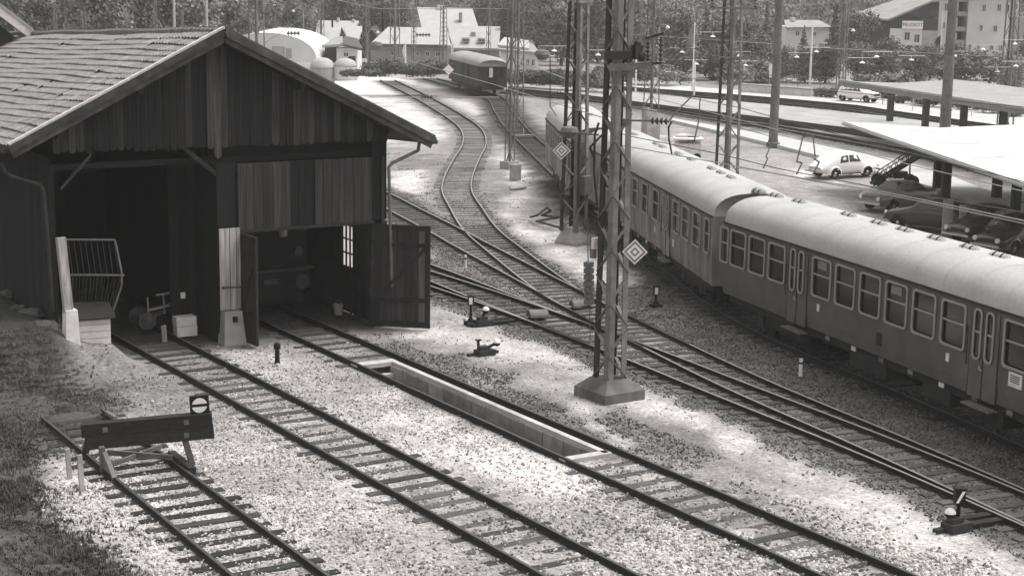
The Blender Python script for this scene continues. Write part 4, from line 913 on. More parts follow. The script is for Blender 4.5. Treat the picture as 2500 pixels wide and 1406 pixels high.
dm = depth(mo); LM = lambda x, y, dd_=0.: AT(x, y, dm+dd_)
mo_t = mo
def mpart(mb, name, m, parent=mast1, o=mo, rz=rzM):
    k, s_ = math.cos(rz), math.sin(rz); mb.v = [((v[0]-o[0])*k+(v[1]-o[1])*s_, -(v[0]-o[0])*s_+(v[1]-o[1])*k, v[2]-o[2]) for v in mb.v]
    return mb.build(name, m, parent)
mpart(MB().beam(LM(1476, 136, -.45), LM(1543, 134, -.45), .12, .2), 'cross_arm', M['steel_dark'])
mpart(MB().beam(LM(1486, 167, -.5), LM(1590, 160, -.5), .12, .17), 'cross_arm', M['steel'])
mpart(MB().beam(LM(1480, 150, .25), LM(1530, 148, .25), .1, .1), 'cross_arm', M['steel_dark'])
mb = MB(); mb.beam(LM(1520, 296, -.2), LM(1536, 296, -.2), .06, .12).beam(LM(1530, 295, -.2), LM(1592, 295, -.2), .045, .045); insulator(mb, LM(1588, 295, -.2), LM(1632, 297, -.2), 4, .1)
mpart(mb, 'insulator_arm', [M['steel'], M['porcelain']])
mb = MB(); insulator(mb, LM(1582, 150, -.2), LM(1582, 100, -.2), 5, .07); insulator(mb, LM(1612, 150, -.2), LM(1614, 92, -.2), 5, .07); mb.beam(LM(1540, 158, -.2), LM(1615, 155, -.2), .06, .06); mb.beam(LM(1575, 95, -.2), LM(1620, 82, -.2), .05, .07); mb.box(LM(1555, 128, -.2), (.22, .2, .35)).ball(LM(1557, 108, -.2), .1, 8).ball(LM(1565, 138, -.2), .13, 8)
mpart(mb, 'switch_gear', [M['steel_dark'], M['porcelain']])
mpart(MB().beam(LM(1448, 630, .3), LM(1448, 575, .3), .12, .14, up=(0, 1, 0)).box(LM(1453, 594, .2), (.16, .12, .3), mi=1), 'control_box', [M['steel'], M['white_old']])
mpart(MB().tube([LM(1462, 300, .1), LM(1452, 330, .1), LM(1450, 420, .1), LM(1458, 500, .1)], .03, 6).tube([LM(1470, 330, .0), LM(1440, 360, .0), LM(1452, 390, .1)], .03, 6), 'cable_loop', M['steel_dark'])
# tension weights hanging beside it
wp = np.array(LM(1437, 790, .5)); tw = thing('tension_weight', 'stack of square iron weights hanging on a rod beside the tallest mast', 'weight stack', wp)
dw = depth(wp)
for k in range(7):
    a = AT(1438-k*.1, 737-15.2*k, dw); MB().box(a+[0, 0, 0], (.2, .2, .135), rz=.4).box(a, (.03, .215, .14), rz=.4).build('weight', M['steel'], tw, wp)
MB().cyl(AT(1441, 830, dw), AT(1434, 560, dw), .014, .014, 6).build('rod', M['steel'], tw, wp)
MB().box(AT(1437, 750, dw), (.26, .24, .05), rz=.4).build('plate', M['steel_dark'], tw, wp)
# square warning signs on their tip
def diamond(label, px, py, dep, half, name='diamond_sign', plain=False):
    c_ = AT(px, py, dep); v = O-c_; v[2] *= .3; v /= np.linalg.norm(v); u = np.cross([0, 0, 1.], v); u /= np.linalg.norm(u); ww = np.cross(v, u)
    t = thing(name, label, 'sign', c_)
    for k, (s_, mm) in enumerate(((1, 'white'), (.88, 'grey_mark'), (.64, 'white'), (.40, 'grey_mark'), (.19, 'white'))[:1 if plain else 5]):
        h = half*s_; mb = MB().prism([(h, 0), (0, h), (-h, 0), (0, -h)], c_+v*(.018+.004*(k-1) if k else 0), u, ww, .02 if k == 0 else .004)
        mb.build('plate' if k == 0 else 'painted_square', M[mm], t, c_)
    MB().beam(c_-v*.03, c_-v*.03-[0, 0, half*.2], .05, .04).beam(c_-v*.04-u*.3, c_-v*.04+u*.1, .04, .04).build('bracket', M['steel_dark'], t, c_)
    return t
diamond('diamond sign of nested squares on the tallest mast in front of the train', 1550, 615, dm-.3, .325)
diamond('diamond sign of nested squares in front of the farthest coach', 1371, 368, 66.5, .36)
diamond('small plain white diamond sign beside the lone old coach', 1095, 171, 125, .40, plain=True)
# second mast and its neighbours
b2 = G(1400, 592, -.1); mast2 = lattice('lattice_mast', 'lattice mast on a low pyramid footing left of the tallest mast', b2+[0, 0, .5], 9.3, .82, .60, .35, 13, .16, .08, 'steel_mast', back='steel_dark')
MB().add([(-.55, -.55, -.6), (.55, -.55, -.6), (.55, .55, -.6), (-.55, .55, -.6), (-.55, -.55, -.42), (.55, -.55, -.42), (.55, .55, -.42), (-.55, .55, -.42), (-.3, -.3, .12), (.3, -.3, .12), (.3, .3, .12), (-.3, .3, .12)],
    [(0, 1, 5, 4), (1, 2, 6, 5), (2, 3, 7, 6), (3, 0, 4, 7), (4, 5, 9, 8), (5, 6, 10, 9), (6, 7, 11, 10), (7, 4, 8, 11), (8, 9, 10, 11)]).build('footing', M['concrete'], mast2)
MB().box((0, -.3, 9.32), (1.0, .12, .2)).box((0, .3, 9.32), (1.0, .12, .2)).build('cap_beam', M['steel'], mast2)
MB().beam((-.36, -.45, 5.0), (-.36, -.45, 1.0), .1, .1, up=(0, 1, 0)).build('conduit', M['steel_dark'], mast2)
MB().box((.15, -.45, 1.9), (.5, .25, .75)).build('control_box', M['steel'], mast2)
b3 = G(1244, 410, -.1); lattice('lattice_mast', 'slender lattice mast on a small block left of the standing train', b3, 15, .42, .3, .3, 16, .08, .045)
settle(MB().box(b3+[0, 0, .1], (.9, .7, .55), rz=.3), 'mast_block', 'low concrete block under the slender mast between the curved tracks', 'footing', [M['concrete']], b3)
b3 = G(1262, 307, -.1); lattice('lattice_mast', 'taller slender lattice mast just behind the slender one with the block', b3, 17, .7, .45, .2, 13, .10, .05)
b4 = G(1774, 425, -.1); mast4 = lattice('lattice_mast', 'lattice mast with two cross arms behind the middle coach', b4, 13, .95, .72, .15, 14, .19, .09, 'steel_mast', back='steel_dark')
d4 = depth(b4)
for y_, xa, xb, in ((22, 1731, 1850), (143, 1742, 1842)):
    mb = MB().beam(AT(xa, y_-3, d4-.5), AT(xb, y_, d4-.5), .12, .1); 
    for xx in (xa+8, xb-6): insulator(mb, AT(xx, y_-2, d4-.5), AT(xx, y_-32, d4-.5), 4, .12)
    mb.v = [tuple(Matrix.Rotation(-.15, 3, 'Z') @ Vector((v[0]-b4[0], v[1]-b4[1], v[2]-b4[2]))) for v in mb.v]; mb.build('cross_arm', [M['steel'], M['porcelain']], mast4)
b5 = G(1587, 352, -.1); h5 = AT(1587, 260, depth(b5))[2]
mb = MB().prism([(-.5, 0), (.5, 0), (.5, h5-.25), (-.5, h5+.1)], b5+[0, .3, 0], (math.cos(-.1), math.sin(-.1), 0), (0, 0, 1), .75); settle(mb, 'concrete_pier', 'tall board-marked concrete pier carrying a lattice mast behind the train', 'pier', [M['concrete']], b5)
lattice('lattice_mast', 'lattice mast standing on the tall concrete pier', np.array([b5[0], b5[1], h5-.15]), 12, .75, .5, .2, 12, .09, .05)
def mast_px(label, px, ybase, wpx, xtop=None, H=None, dep=None, ph=12, m='steel_far', single=True, group=None, ytop=None):
    b = G(px, ybase, -.1) if dep is None else AT(px, ybase, dep); dp = depth(b); wd = wpx*dp/F_PX
    if ytop is not None: H = AT(px, ytop, dp)[2]-b[2]
    return lattice('lattice_mast', label, b, H or 16, wd*1.1, wd*.75, random.uniform(.1, .5), ph, max(.05, wd*.16), max(.03, wd*.09), m, single, group)
mast_px('lattice mast rising behind the right slope of the shed roof', 627, 150, 26, dep=85, H=14)
mast_px('lattice mast with a lamp arm beside the small white car', 2051, 238, 17, H=16)
mast_px('broad lattice mast by the start of the curved track', 964, 182, 17, H=18, ph=16)
mast_px('lattice mast between the hut and the low long building', 893, 166, 12, H=18, ph=16)
mast_px('lattice mast in front of the white gabled roofs', 784, 140, 11, H=18, ph=16)
mast_px('short lattice mast before the low building wall', 1010, 178, 9, ytop=14, ph=14)
mast_px('lattice mast just left of the lone old coach', 1082, 172, 14, ytop=16, ph=14)
mast_px('lattice mast behind the roof of the lone old coach', 1192, 165, 8, H=16, ph=14)
mast_px('lattice mast at the far end of the station, beyond the pier', 1560, 200, 7, H=16, ph=14)
for k, (x, yt) in enumerate(((137, 8), (206, 28), (311, 6), (381, -40), (447, 25))): mast_px(['first lattice mast over the shed ridge from the pale verge', 'short capped lattice mast over the shed ridge', 'third lattice mast over the shed ridge from the pale verge', 'tall lattice mast above the middle of the shed ridge', 'small lattice mast low over the shed ridge, between two poles'][k], x, 130, (8, 12, 9, 8, 6)[k], dep=110+8*k, ytop=yt)
def pole(name, label, px, yb, yt, rpx, m='steel_pale', xt=None, group=None, taper=.7, dep=None, cat='pole'):
    b = G(px, yb, -.1) if dep is None else AT(px, yb, dep); dp = depth(b); H = AT(px, yt, dp)[2]-b[2]; r = rpx/2*dp/F_PX
    return settle(MB().cyl(b, b+[0, 0, H], r, r*taper, 12), name, label, cat, [M[m]], b, group, smooth=False)
for k, (x, yt) in enumerate(((427, -60), (506, -50))): pole('tube_pole', ['pale tube pole over the shed ridge, left one of two', 'pale tube pole over the shed ridge nearest its peak'][k], x, 120, yt, 7, dep=120)
# stepped steel tube masts by the canopies
def tube_mast(label, px, yb, H, r):
    b = G(px, yb, -.1); t = thing('tube_mast', label, 'mast', b); 
    MB().lathe([(r*1.5, 0), (r*1.5, .25), (r*1.15, .3)], (0, 0, 0), 14).build('base_collar', M['steel'], t)
    z = .3; k = 0
    while z < H:
        h = min(3.2, H-z); rr = r*(1-.07*k); MB().lathe([(rr, z), (rr*.98, z+h-.1), (rr*.93, z+h)], (0, 0, 0), 14).lathe([(rr*1.12, z), (rr*1.12, z+.14)], (0, 0, 0), 14).build('tube', M['steel'], t, smooth=False); z += h; k += 1
    return t
tube_mast('stepped steel tube mast on the platform strip left of the white car', 1887, 358, 17, .30)
b = G(2298, 470, -.1); tube_mast('stepped steel tube mast rising through the white canopy roof', 2300, 420, 17, .32)
b = G(2452, 330, -.1); lattice('lattice_mast', 'lattice mast rising beyond the far canopy near the white apartment house', b, 16, .9, .6, .2, 14, .12, .06, 'steel_far', True)
# lamps
def gooseneck(label, px, yb, yt, out, r=.05, bulbs=1):
    b = G(px, yb, -.1); dp = depth(b); H = AT(px, yt, dp)[2]-b[2]; t = thing('street_lamp', label, 'lamp', b); s_ = math.copysign(1, out); k = abs(out)*dp/F_PX
    MB().cyl((0, 0, 0), (0, 0, H-k*.5), r*1.2, r, 10).build('post', M['steel_pale'], t)
    arc = [(RT*s_*k*.5*(1-math.cos(R(a)))+np.array([0, 0, H-k*.5+k*.5*math.sin(R(a))])) for a in range(0, 151, 15)]
    MB().tube(arc, r*.7, 6).build('arm', M['steel_pale'], t); e = arc[-1]
    MB().lathe([(.05, .12), (.22, -.08), (.16, -.16)], e, 12).build('lamp_shade', M['white_old'], t)
gooseneck('curved lamp on a tall post at the end of the pier platform', 1604, 230, 60, 22)
gooseneck('hooked lamp arm on the slim post beside the small white car', 2061, 236, 70, 14)
gooseneck('lamp post with swan neck beside the hut by the white hangar', 742, 150, 20, -26)
gooseneck('lamp post between the lattice masts left of the low building', 898, 166, 72, 26)
# wires
def wire(label, pts, r=.018, name='overhead_wire', m='wire', group='overhead wires across the yard', sag=0.0, n=1):
    Q = []
    P = [AT(x, y, d) for x, y, d in pts]
    for a, b in zip(P[:-1], P[1:]):
        for k in range(n): t = k/n; Q.append(a+(b-a)*t-np.array([0, 0, sag*4*t*(1-t)]))
    Q.append(P[-1]); return settle(MB().tube(Q, r, 4), name, label, 'wire', [M[m]], P[0], group)
wire('contact wire running low over the coach roofs', [(1335, 285, 78), (1470, 345, 62), (1533, 358, 58), (1755, 398, 52), (1900, 425, 49), (2180, 473, 43), (2510, 541, 37)], .016, m='wire_pale')
wire('second contact wire just above the low one over the coaches', [(1470, 310, 60), (1533, 332, 58), (1755, 376, 52), (1900, 412, 49), (2180, 466, 43), (2510, 520, 37)], .014)
wire('third wire closely beside the contact wire over the nearest coach', [(1800, 408, 51), (2180, 478, 43.4), (2510, 548, 37.4)], .012, m='wire_pale')
wire('wire from the tallest mast down to the lattice mast by the curved track', [(968, 140, 150), (1200, 205, 100), (1480, 290, 60)], .02, m='wire_pale')
wire('wire rising from the lone old coach to the tallest mast', [(1220, 130, 140), (1480, 232, 60)], .02, m='wire_pale')
wire('cross span wire above the yard throat left of the old coach', [(900, 238, 110), (1220, 238, 110)], .03, m='wire_pale')
wire('long wire over the platform from pier to canopy', [(1530, 210, 95), (1800, 262, 80), (2050, 330, 70), (2510, 447, 56)], .018)
wire('wire above the platform strip in front of the canopy', [(1600, 240, 95), (1795, 290, 80), (2190, 395, 62), (2510, 470, 54)], .018, m='wire_pale')
wire('feeder wire from the main mast across the forecourt to the tube mast', [(1530, 260, 45), (1760, 300, 75), (1888, 335, 84)], .018)
wire('wire over the far platform towards the far canopy', [(1530, 175, 110), (1800, 205, 110), (2050, 225, 105), (2510, 262, 95)], .02)
wire('upper wire in front of the wooded slope left of the tallest mast', [(820, 0, 120), (925, 22, 120), (1250, 22, 120)], .02, m='wire_pale')
wire('second upper wire crossing the wood above the white roofs', [(640, 110, 100), (745, 40, 120)], .02)
wire('wire in front of the bushes on the far side of the station', [(1500, 82, 120), (1780, 100, 110), (2050, 120, 120), (2510, 142, 120)], .018, m='wire_pale')
wire('wire below the apartment house over the bushes', [(1500, 110, 120), (1900, 128, 115), (2510, 180, 110)], .018)
wire('slanting stay wire left of the second mast', [(1394, 38, 80), (1290, 90, 90), (1250, 118, 100)], .016)
wire('steep wire from the top frame to the white roofs', [(1400, 0, 80), (1240, 150, 110)], .016)
for k, (pts) in enumerate(([(1640, 297, 42), (1632, 312, 42), (1633, 340, 45), (1640, 375, 48)], [(1632, 298, 42), (1650, 275, 46), (1690, 235, 55), (1710, 235, 60), (1705, 300, 56), (1695, 345, 52)], [(1888, 330, 84), (1884, 350, 70), (1870, 382, 60), (1874, 388, 58), (1864, 410, 51)], [(1945, 395, 52), (1960, 335, 56), (1985, 330, 58), (1990, 380, 54)], [(1945, 395, 52), (1958, 398, 51), (1945, 425, 49)], [(1988, 388, 52), (2000, 396, 50), (1985, 425, 48)], [(1343, 140, 80), (1343, 260, 80), (1358, 283, 79)])):
    settle(MB().tube([AT(*p_) for p_ in pts], .025, 5), 'dropper_cable', ['dark drop cable below the four disc insulator', 'looped dark cable arching behind the insulator arm', 'kinked drop cable in front of the stepped tube mast', 'looped dark cable left of the white car', 'short kinked cable under the loop, farther from the white car', 'short kinked cable under the loop, nearer to the white car', 'long drop cable ending above the farthest coach roof'][k], 'cable', [M['black']], AT(*pts[0]))
def ins_thing(label, px, py, dep, half, n=4, r=.12):
    a, b = AT(px-half, py, dep), AT(px+half, py, dep); mb = insulator(MB(), a, b, n, r); return settle(mb, 'insulator', label, 'insulator', [M['steel_dark'], M['porcelain']], (a+b)/2, 'insulators on the overhead wires')
ins_thing('five disc insulator in front of the long white roof', 1033, 86, 140, 18, 5, .22); ins_thing('insulator on the cross span wire over the curved track', 1042, 238, 110, 14, 4, .18)
ins_thing('insulator against the wood above the hedge', 1358, 81, 100, 14, 4, .18); ins_thing('insulator beside the white hangar roof', 716, 82, 120, 16, 4, .2)
ins_thing('insulator low above the far tracks near the hedge', 1358, 228, 95, 14, 4, .14)
def bell(label, px, py, dep, r):
    c_ = AT(px, py, dep); settle(MB().lathe([(r*.2, r*.6), (r*.8, r*.45), (r, 0), (r*.75, -r*.25), (r*.55, -r*.6), (r*.1, -r*.7)], c_, 14), 'hanging_lamp', label, 'lamp', [M['steel']], c_, 'lamps hanging on the span wires')
bell('round hanging lamp in front of the farthest coach roof', 1390, 322, 62, .36); bell('pale round lamp hanging before the hedge', 1324, 134, 85, .42); bell('round lamp hanging before the low building', 917, 112, 120, .5)
wire('span wire carrying the round lamp before the coach roof', [(1365, 322, 62), (1462, 330, 60)], .03); wire('span wire carrying the pale round lamp', [(1320, 138, 85), (1400, 143, 75), (1480, 143, 62)], .022)
# ------------------------------------------------------------------ point levers, lanterns, marker posts
def ball_weight(mb, c_, r, m0, m1): mb.ball(c_, r, 14, m0, half='top'); mb.ball(c_, r, 14, m1, half='bottom')
def lantern(label, px, yb, yt, hz=.3, stripes=None, cat='lantern', name='track_lantern'):
    b = G(px, yb, -.12); dp = depth(b); top = AT(px, yt, dp)[2]; t = thing(name, label, cat, b); h = top-b[2]
    MB().box((0, 0, .03), (.34, .3, .1)).cyl((0, 0, 0), (0, 0, h-hz), .045, .04, 8).lathe([(.12, .08), (.05, .2)], (0, 0, 0), 8).build('post', M['black'], t)
    f = MB().box((0, 0, h-hz/2), (.2, .2, hz), rz=-.55).box((0, 0, h+.015), (.24, .24, .03), rz=-.55).build('case', M['black'], t)
    v = np.array([-math.sin(.55), -math.cos(.55), 0]); u = np.array([math.cos(.55), -math.sin(.55), 0]); c_ = v*.102+np.array([0, 0, h-hz/2]); v2, u2 = -u, v
    a, b_ = .055, hz*.40
    if stripes: MB().prism([(-.09, -b_), (-.035, -b_), (.09, b_), (.03, b_)], c_, u, (0, 0, 1), .004).build('pane', M['white'], f)
    else: MB().prism([(-a, -b_), (a, -b_), (a, b_), (-a, b_)], c_, u, (0, 0, 1), .004).build('pane', M['white'], f)
    c2 = u*.102+np.array([0, 0, h-hz/2]); MB().prism([(-a, -b_), (a, -b_), (a, b_), (-a, b_)], c2, -v, (0, 0, 1), .004).build('pane', M['white'], f)
    return t
lantern('point lantern on a post beside the lever near the right shed door', 1149, 790, 723, .27)
lantern('point lantern standing alone in the ballast beside the train', 1601, 748, 699, .28)
lantern('black point lantern with white bar at the near points on the frame edge', 2337, 1290, 1192, .30, True)
def lever(label, base, ball, arm=None, post=None):
    b = G(*base, -.12); dp = depth(b); t = thing('point_lever', label, 'lever', b); c_ = AT(*ball, dp)-b
    MB().box((0, 0, .08), (.55, .34, .16)).box((-.05, 0, .2), (.3, .2, .14)).box((.0, .1, .02), (1.0, .14, .08)).build('stand', M['steel_dark'], t)
    MB().beam((-.1, 0, .15), c_*.93, .05, .08).build('arm', M['steel_dark'], t)
    mb = MB(); ball_weight(mb, c_, .115, 1, 0); mb.cyl(c_+[.1, 0, .02], c_+[.22, 0, .03], .02, .015, 6); mb.build('ball_weight', [M['black'], M['white']], t)
    if post: q_ = AT(*post, dp)-b; MB().cyl((q_[0], q_[1], .05), q_, .045, .04, 8).box(q_, (.16, .12, .03)).build('handle', M['black'], t)
    return t
lever('point lever with half white ball beside the lantern near the shed door', (1180, 793), (1186, 757))
lever('point lever with half white ball and upright handle standing in the pale sand', (1183, 866), (1213, 836), post=(1168, 830))
lever('point lever with white ball at the near points on the frame edge', (2335, 1292), (2320, 1252))
for k, (a_, b_) in enumerate((((1150, 795), (1255, 783)), ((2350, 1285), (2470, 1265)))): 
    p, q = G(*a_, -.1), G(*b_, -.1); mb = MB().beam(p, q, .2, .1).beam(p+[0, .35, 0], q+[0, .35, 0], .2, .1); settle(mb, 'lever_timbers', ['pair of dark timbers carrying the lever near the shed door', 'pair of timbers carrying the lever at the near points'][k], 'timbers', [M['sleeper']], p)
for k, (px, py, l) in enumerate(((1312, 772, .62), (1412, 748, .5))):
    p = G(px, py, -.05); d = np.array([.95, -.25, 0]); mb = MB(); rows = []
    for s_ in (-l/2, l/2): rows.append([p+d*s_+np.array([.25*math.cos(R(a))*.25, .25*math.cos(R(a)), .22*math.sin(R(a))]) for a in range(0, 181, 20)])
    mb.grid(rows); mb.f += [tuple(range(10)), tuple(range(10, 20))[::-1]]; mb.m += [0, 0]; settle(mb, 'point_cover', ['half round metal cover between the rails behind the lever', 'half round metal cover on the points under the tension weights'][k], 'cover', [M['steel']], p, smooth=False)
p, q = G(1515, 768, -.05), G(1590, 752, -.05); settle(MB().beam(p, q, .05, .05), 'point_rod', 'thin rod from the points to the lone lantern', 'rod', [M['steel']], p)
for k, (px, yb, yt) in enumerate(((1136, 655, 623), (1954, 918, 875), (1043, 490, 466))):
    b = G(px, yb, -.12); h = AT(px, yt, depth(b))[2]-b[2]; t = thing('marker_post', ['white marker post in the ballast right of the open shed door', 'white marker post with dark band beside the nearest coach', 'small white marker post by the pale sand behind the shed'][k], 'post', b)
    MB().cyl((0, 0, 0), (0, 0, h), .055, .05, 10).build('shaft', M['white'], t)
    MB().cyl((0, 0, h-.15), (0, 0, h-.1), .058, .058, 10).build('band', M['black'], t)
b = G(677, 885, -.14); settle(MB().lathe([(.09, 0), (.07, .06), (.065, .38), (.1, .42), (.1, .5), (.07, .56)], b, 12), 'bollard', 'squat black iron bollard in the gravel before the shed door', 'bollard', [M['black']], b)
# bits lying about between the curved tracks
for k, (px, py, wd, h) in enumerate(((1258, 440, .5, .85), (1264, 462, .9, .1))):
    p = G(px, py, -.12); settle(MB().box(p+[0, 0, h/2], (wd, .4, h), rz=.3), ('relay_box', 'paving_slab')[k], ['small grey relay box beside the slender mast', 'pale slab in front of the grey relay box'][k], ('box', 'slab')[k], [M['concrete'] if k == 0 else M['concrete_pale']], p)
p = G(1328, 525, -.1); mb = MB().tube([G(1295, 530, 0), G(1312, 526, .25), G(1335, 507, .45), G(1345, 515, .2), G(1322, 526, .1), G(1365, 530, .05), G(1310, 540, .02), G(1390, 562, 0)], .05, 6); settle(mb, 'cable_coil', 'tangle of dark cable lying on the pale sand by the second mast', 'cable', [M['steel_dark']], p)
p = G(1275, 333, -.1); mb = MB().beam(G(1255, 333, .0), G(1300, 331, 0), .5, .12); mb.cyl(G(1278, 331, 0), G(1278, 312, 0)+[0, 0, .0], .03, .03, 6); settle(mb, 'iron_plate', 'flat iron plate lying on the sand left of the farthest coach', 'plate', [M['steel']], p)
# ------------------------------------------------------------------ platforms, road
def slab(name, near, far, z, m, face='platform_face', zb=-.25, depth_=None):
    A_ = [G(x, y, z) for x, y in near]; B_ = [G(x, y, z) for x, y in far][::-1]; P = A_+B_; n = len(P); root = tag(thing(name, None, None, A_[0]), kind='structure'); o = A_[0]
    top = bpy.data.meshes.new('deck')
    MB().add(P, [tuple(range(n))]).build('deck', M[m], root, o)
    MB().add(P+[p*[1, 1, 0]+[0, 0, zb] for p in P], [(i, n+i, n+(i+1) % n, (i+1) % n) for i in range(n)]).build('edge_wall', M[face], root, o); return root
def lerp_line(pts, n):
    P = np.array(pts, float); s_ = np.concatenate([[0], np.cumsum(np.hypot(*np.diff(P, axis=0).T))]); q = np.linspace(0, s_[-1], n); return list(zip(np.interp(q, s_, P[:, 0]), np.interp(q, s_, P[:, 1])))
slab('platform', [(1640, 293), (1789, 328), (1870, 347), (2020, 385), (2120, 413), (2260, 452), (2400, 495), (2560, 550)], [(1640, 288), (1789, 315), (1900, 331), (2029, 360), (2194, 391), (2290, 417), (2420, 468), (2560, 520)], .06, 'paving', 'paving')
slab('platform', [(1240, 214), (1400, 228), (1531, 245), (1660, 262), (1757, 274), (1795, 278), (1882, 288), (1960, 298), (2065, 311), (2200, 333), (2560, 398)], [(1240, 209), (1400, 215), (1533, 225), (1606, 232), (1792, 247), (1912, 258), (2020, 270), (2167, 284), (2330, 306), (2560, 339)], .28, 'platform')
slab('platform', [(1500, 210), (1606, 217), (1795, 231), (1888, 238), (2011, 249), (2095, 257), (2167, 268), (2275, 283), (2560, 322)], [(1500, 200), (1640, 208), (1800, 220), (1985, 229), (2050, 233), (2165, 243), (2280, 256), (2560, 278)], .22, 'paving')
# ------------------------------------------------------------------ canopies
def canopy(name, label, wings, o, mtop, medge, th=.2):
    t = thing(name, label, 'canopy', o)
    for nm, P in wings:
        P = [np.array(p) for p in P]; n = len(P); mb = MB().add(P, [tuple(range(n))], 0).add([p-[0, 0, .01] for p in P]+[p-[0, 0, th] for p in P], [tuple(range(n, 2*n))[::-1]]+[(i, n+i, n+(i+1) % n, (i+1) % n) for i in range(n)], 1); mb.build(nm, [M[mtop], M[medge]], t, o)
    return t
def col(t, o, px, py, top, wx, wy, z0=-.1, m='steel_dark', rz=-.45):
    b = G(px, py, z0); MB().box((b[0], b[1], (z0+top)/2), (wx, wy, top-z0), rz=rz).build('column', M[m], t, o)
zc1 = 3.35; A_ = G(2059, 297, zc1); N_ = G(2640, 495, zc1); B_ = G(2292, 312, 3.12); V_ = G(2640, 455, 3.12); E_ = G(2640, 298, 3.5)
N_, V_, E_ = A_+(N_-A_)*1.5, B_+(V_-B_)*1.5, B_+(E_-B_)*1.5
c1o = G(2400, 470, -.1)
c1 = canopy('platform_canopy', 'white roofed platform canopy over the parked dark cars', [('roof_wing', [A_, N_, V_, B_]), ('roof_wing', [B_, V_, E_])], c1o, 'canopy_white', 'canopy_edge')
mb = MB()
for q in np.arange(.08, 1, .15): mb.beam(A_+(N_-A_)*q+[0, 0, .012], B_+(V_-B_)*q+[0, 0, .006], .06, .012); mb.beam(B_+(V_-B_)*q+[0, 0, .012], B_+(E_-B_)*q+[0, 0, .006], .06, .012)
mb.build('roof_seam', M['canopy_white'], c1, c1o)
MB().beam(A_+[0, 0, -.1]+(A_-B_)/np.linalg.norm(A_-B_)*.03, N_+[0, 0, -.1], .1, .1).build('gutter', M['steel_pale'], c1, c1o)
for px, py, a, b_ in ((2288, 466, .42, .4), (2307, 486, .4, .4), (2432, 490, .4, .4), (2478, 522, .36, .4)): col(c1, c1o, px, py, 3.1, a, b_)
MB().beam(G(2240, 365, 3.0), G(2640, 497, 3.0), .2, .2).build('beam', M['steel_dark'], c1, c1o)
for px, py, yt, wd, k in ((2310, 582, 486, .42, 0), (2347, 585, 500, .3, 1)):
    b = G(px, py, -.1); h = AT(px, yt, depth(b))[2]-b[2]; settle(MB().box(b+[0, 0, h/2], (wd, .12, h), rz=-YAW), 'wall_panel', ['wide pale upright panel under the white canopy', 'narrow pale upright panel under the white canopy'][k], 'panel', [M['concrete']], b)
c2o = G(2300, 300, .25); zc2 = 3.6
T1, T2, T3, T4, T5 = G(2048, 198, zc2), G(2600, 282, zc2), G(2600, 226, zc2+.3), G(2330, 194, zc2+.3), G(2195, 203, zc2+.1); dT = (T2-T1)*.5; T2, T3 = T2+dT, T3+dT
c2 = canopy('platform_canopy', 'long gravel roofed canopy on dark columns on the far platform', [('roof', [T1, T2, T3, T4, T5])], c2o, 'canopy_gravel', 'canopy_edge', .32)
MB().beam(T1+[0, 0, .06], T2+[0, 0, .06], .12, .14).build('gutter', M['steel_pale'], c2, c2o)
for px, py in ((2172, 303), (2258, 318), (2350, 333), (2445, 350), (2540, 365)): col(c2, c2o, px, py-6, 3.4, .42, .42, .25)
for k in range(5): p = G(2075+k*100, 203+k*15.3, zc2-.32); MB().box(p, (.25, .25, .18)).build('lamp', M['white_old'], c2, c2o)
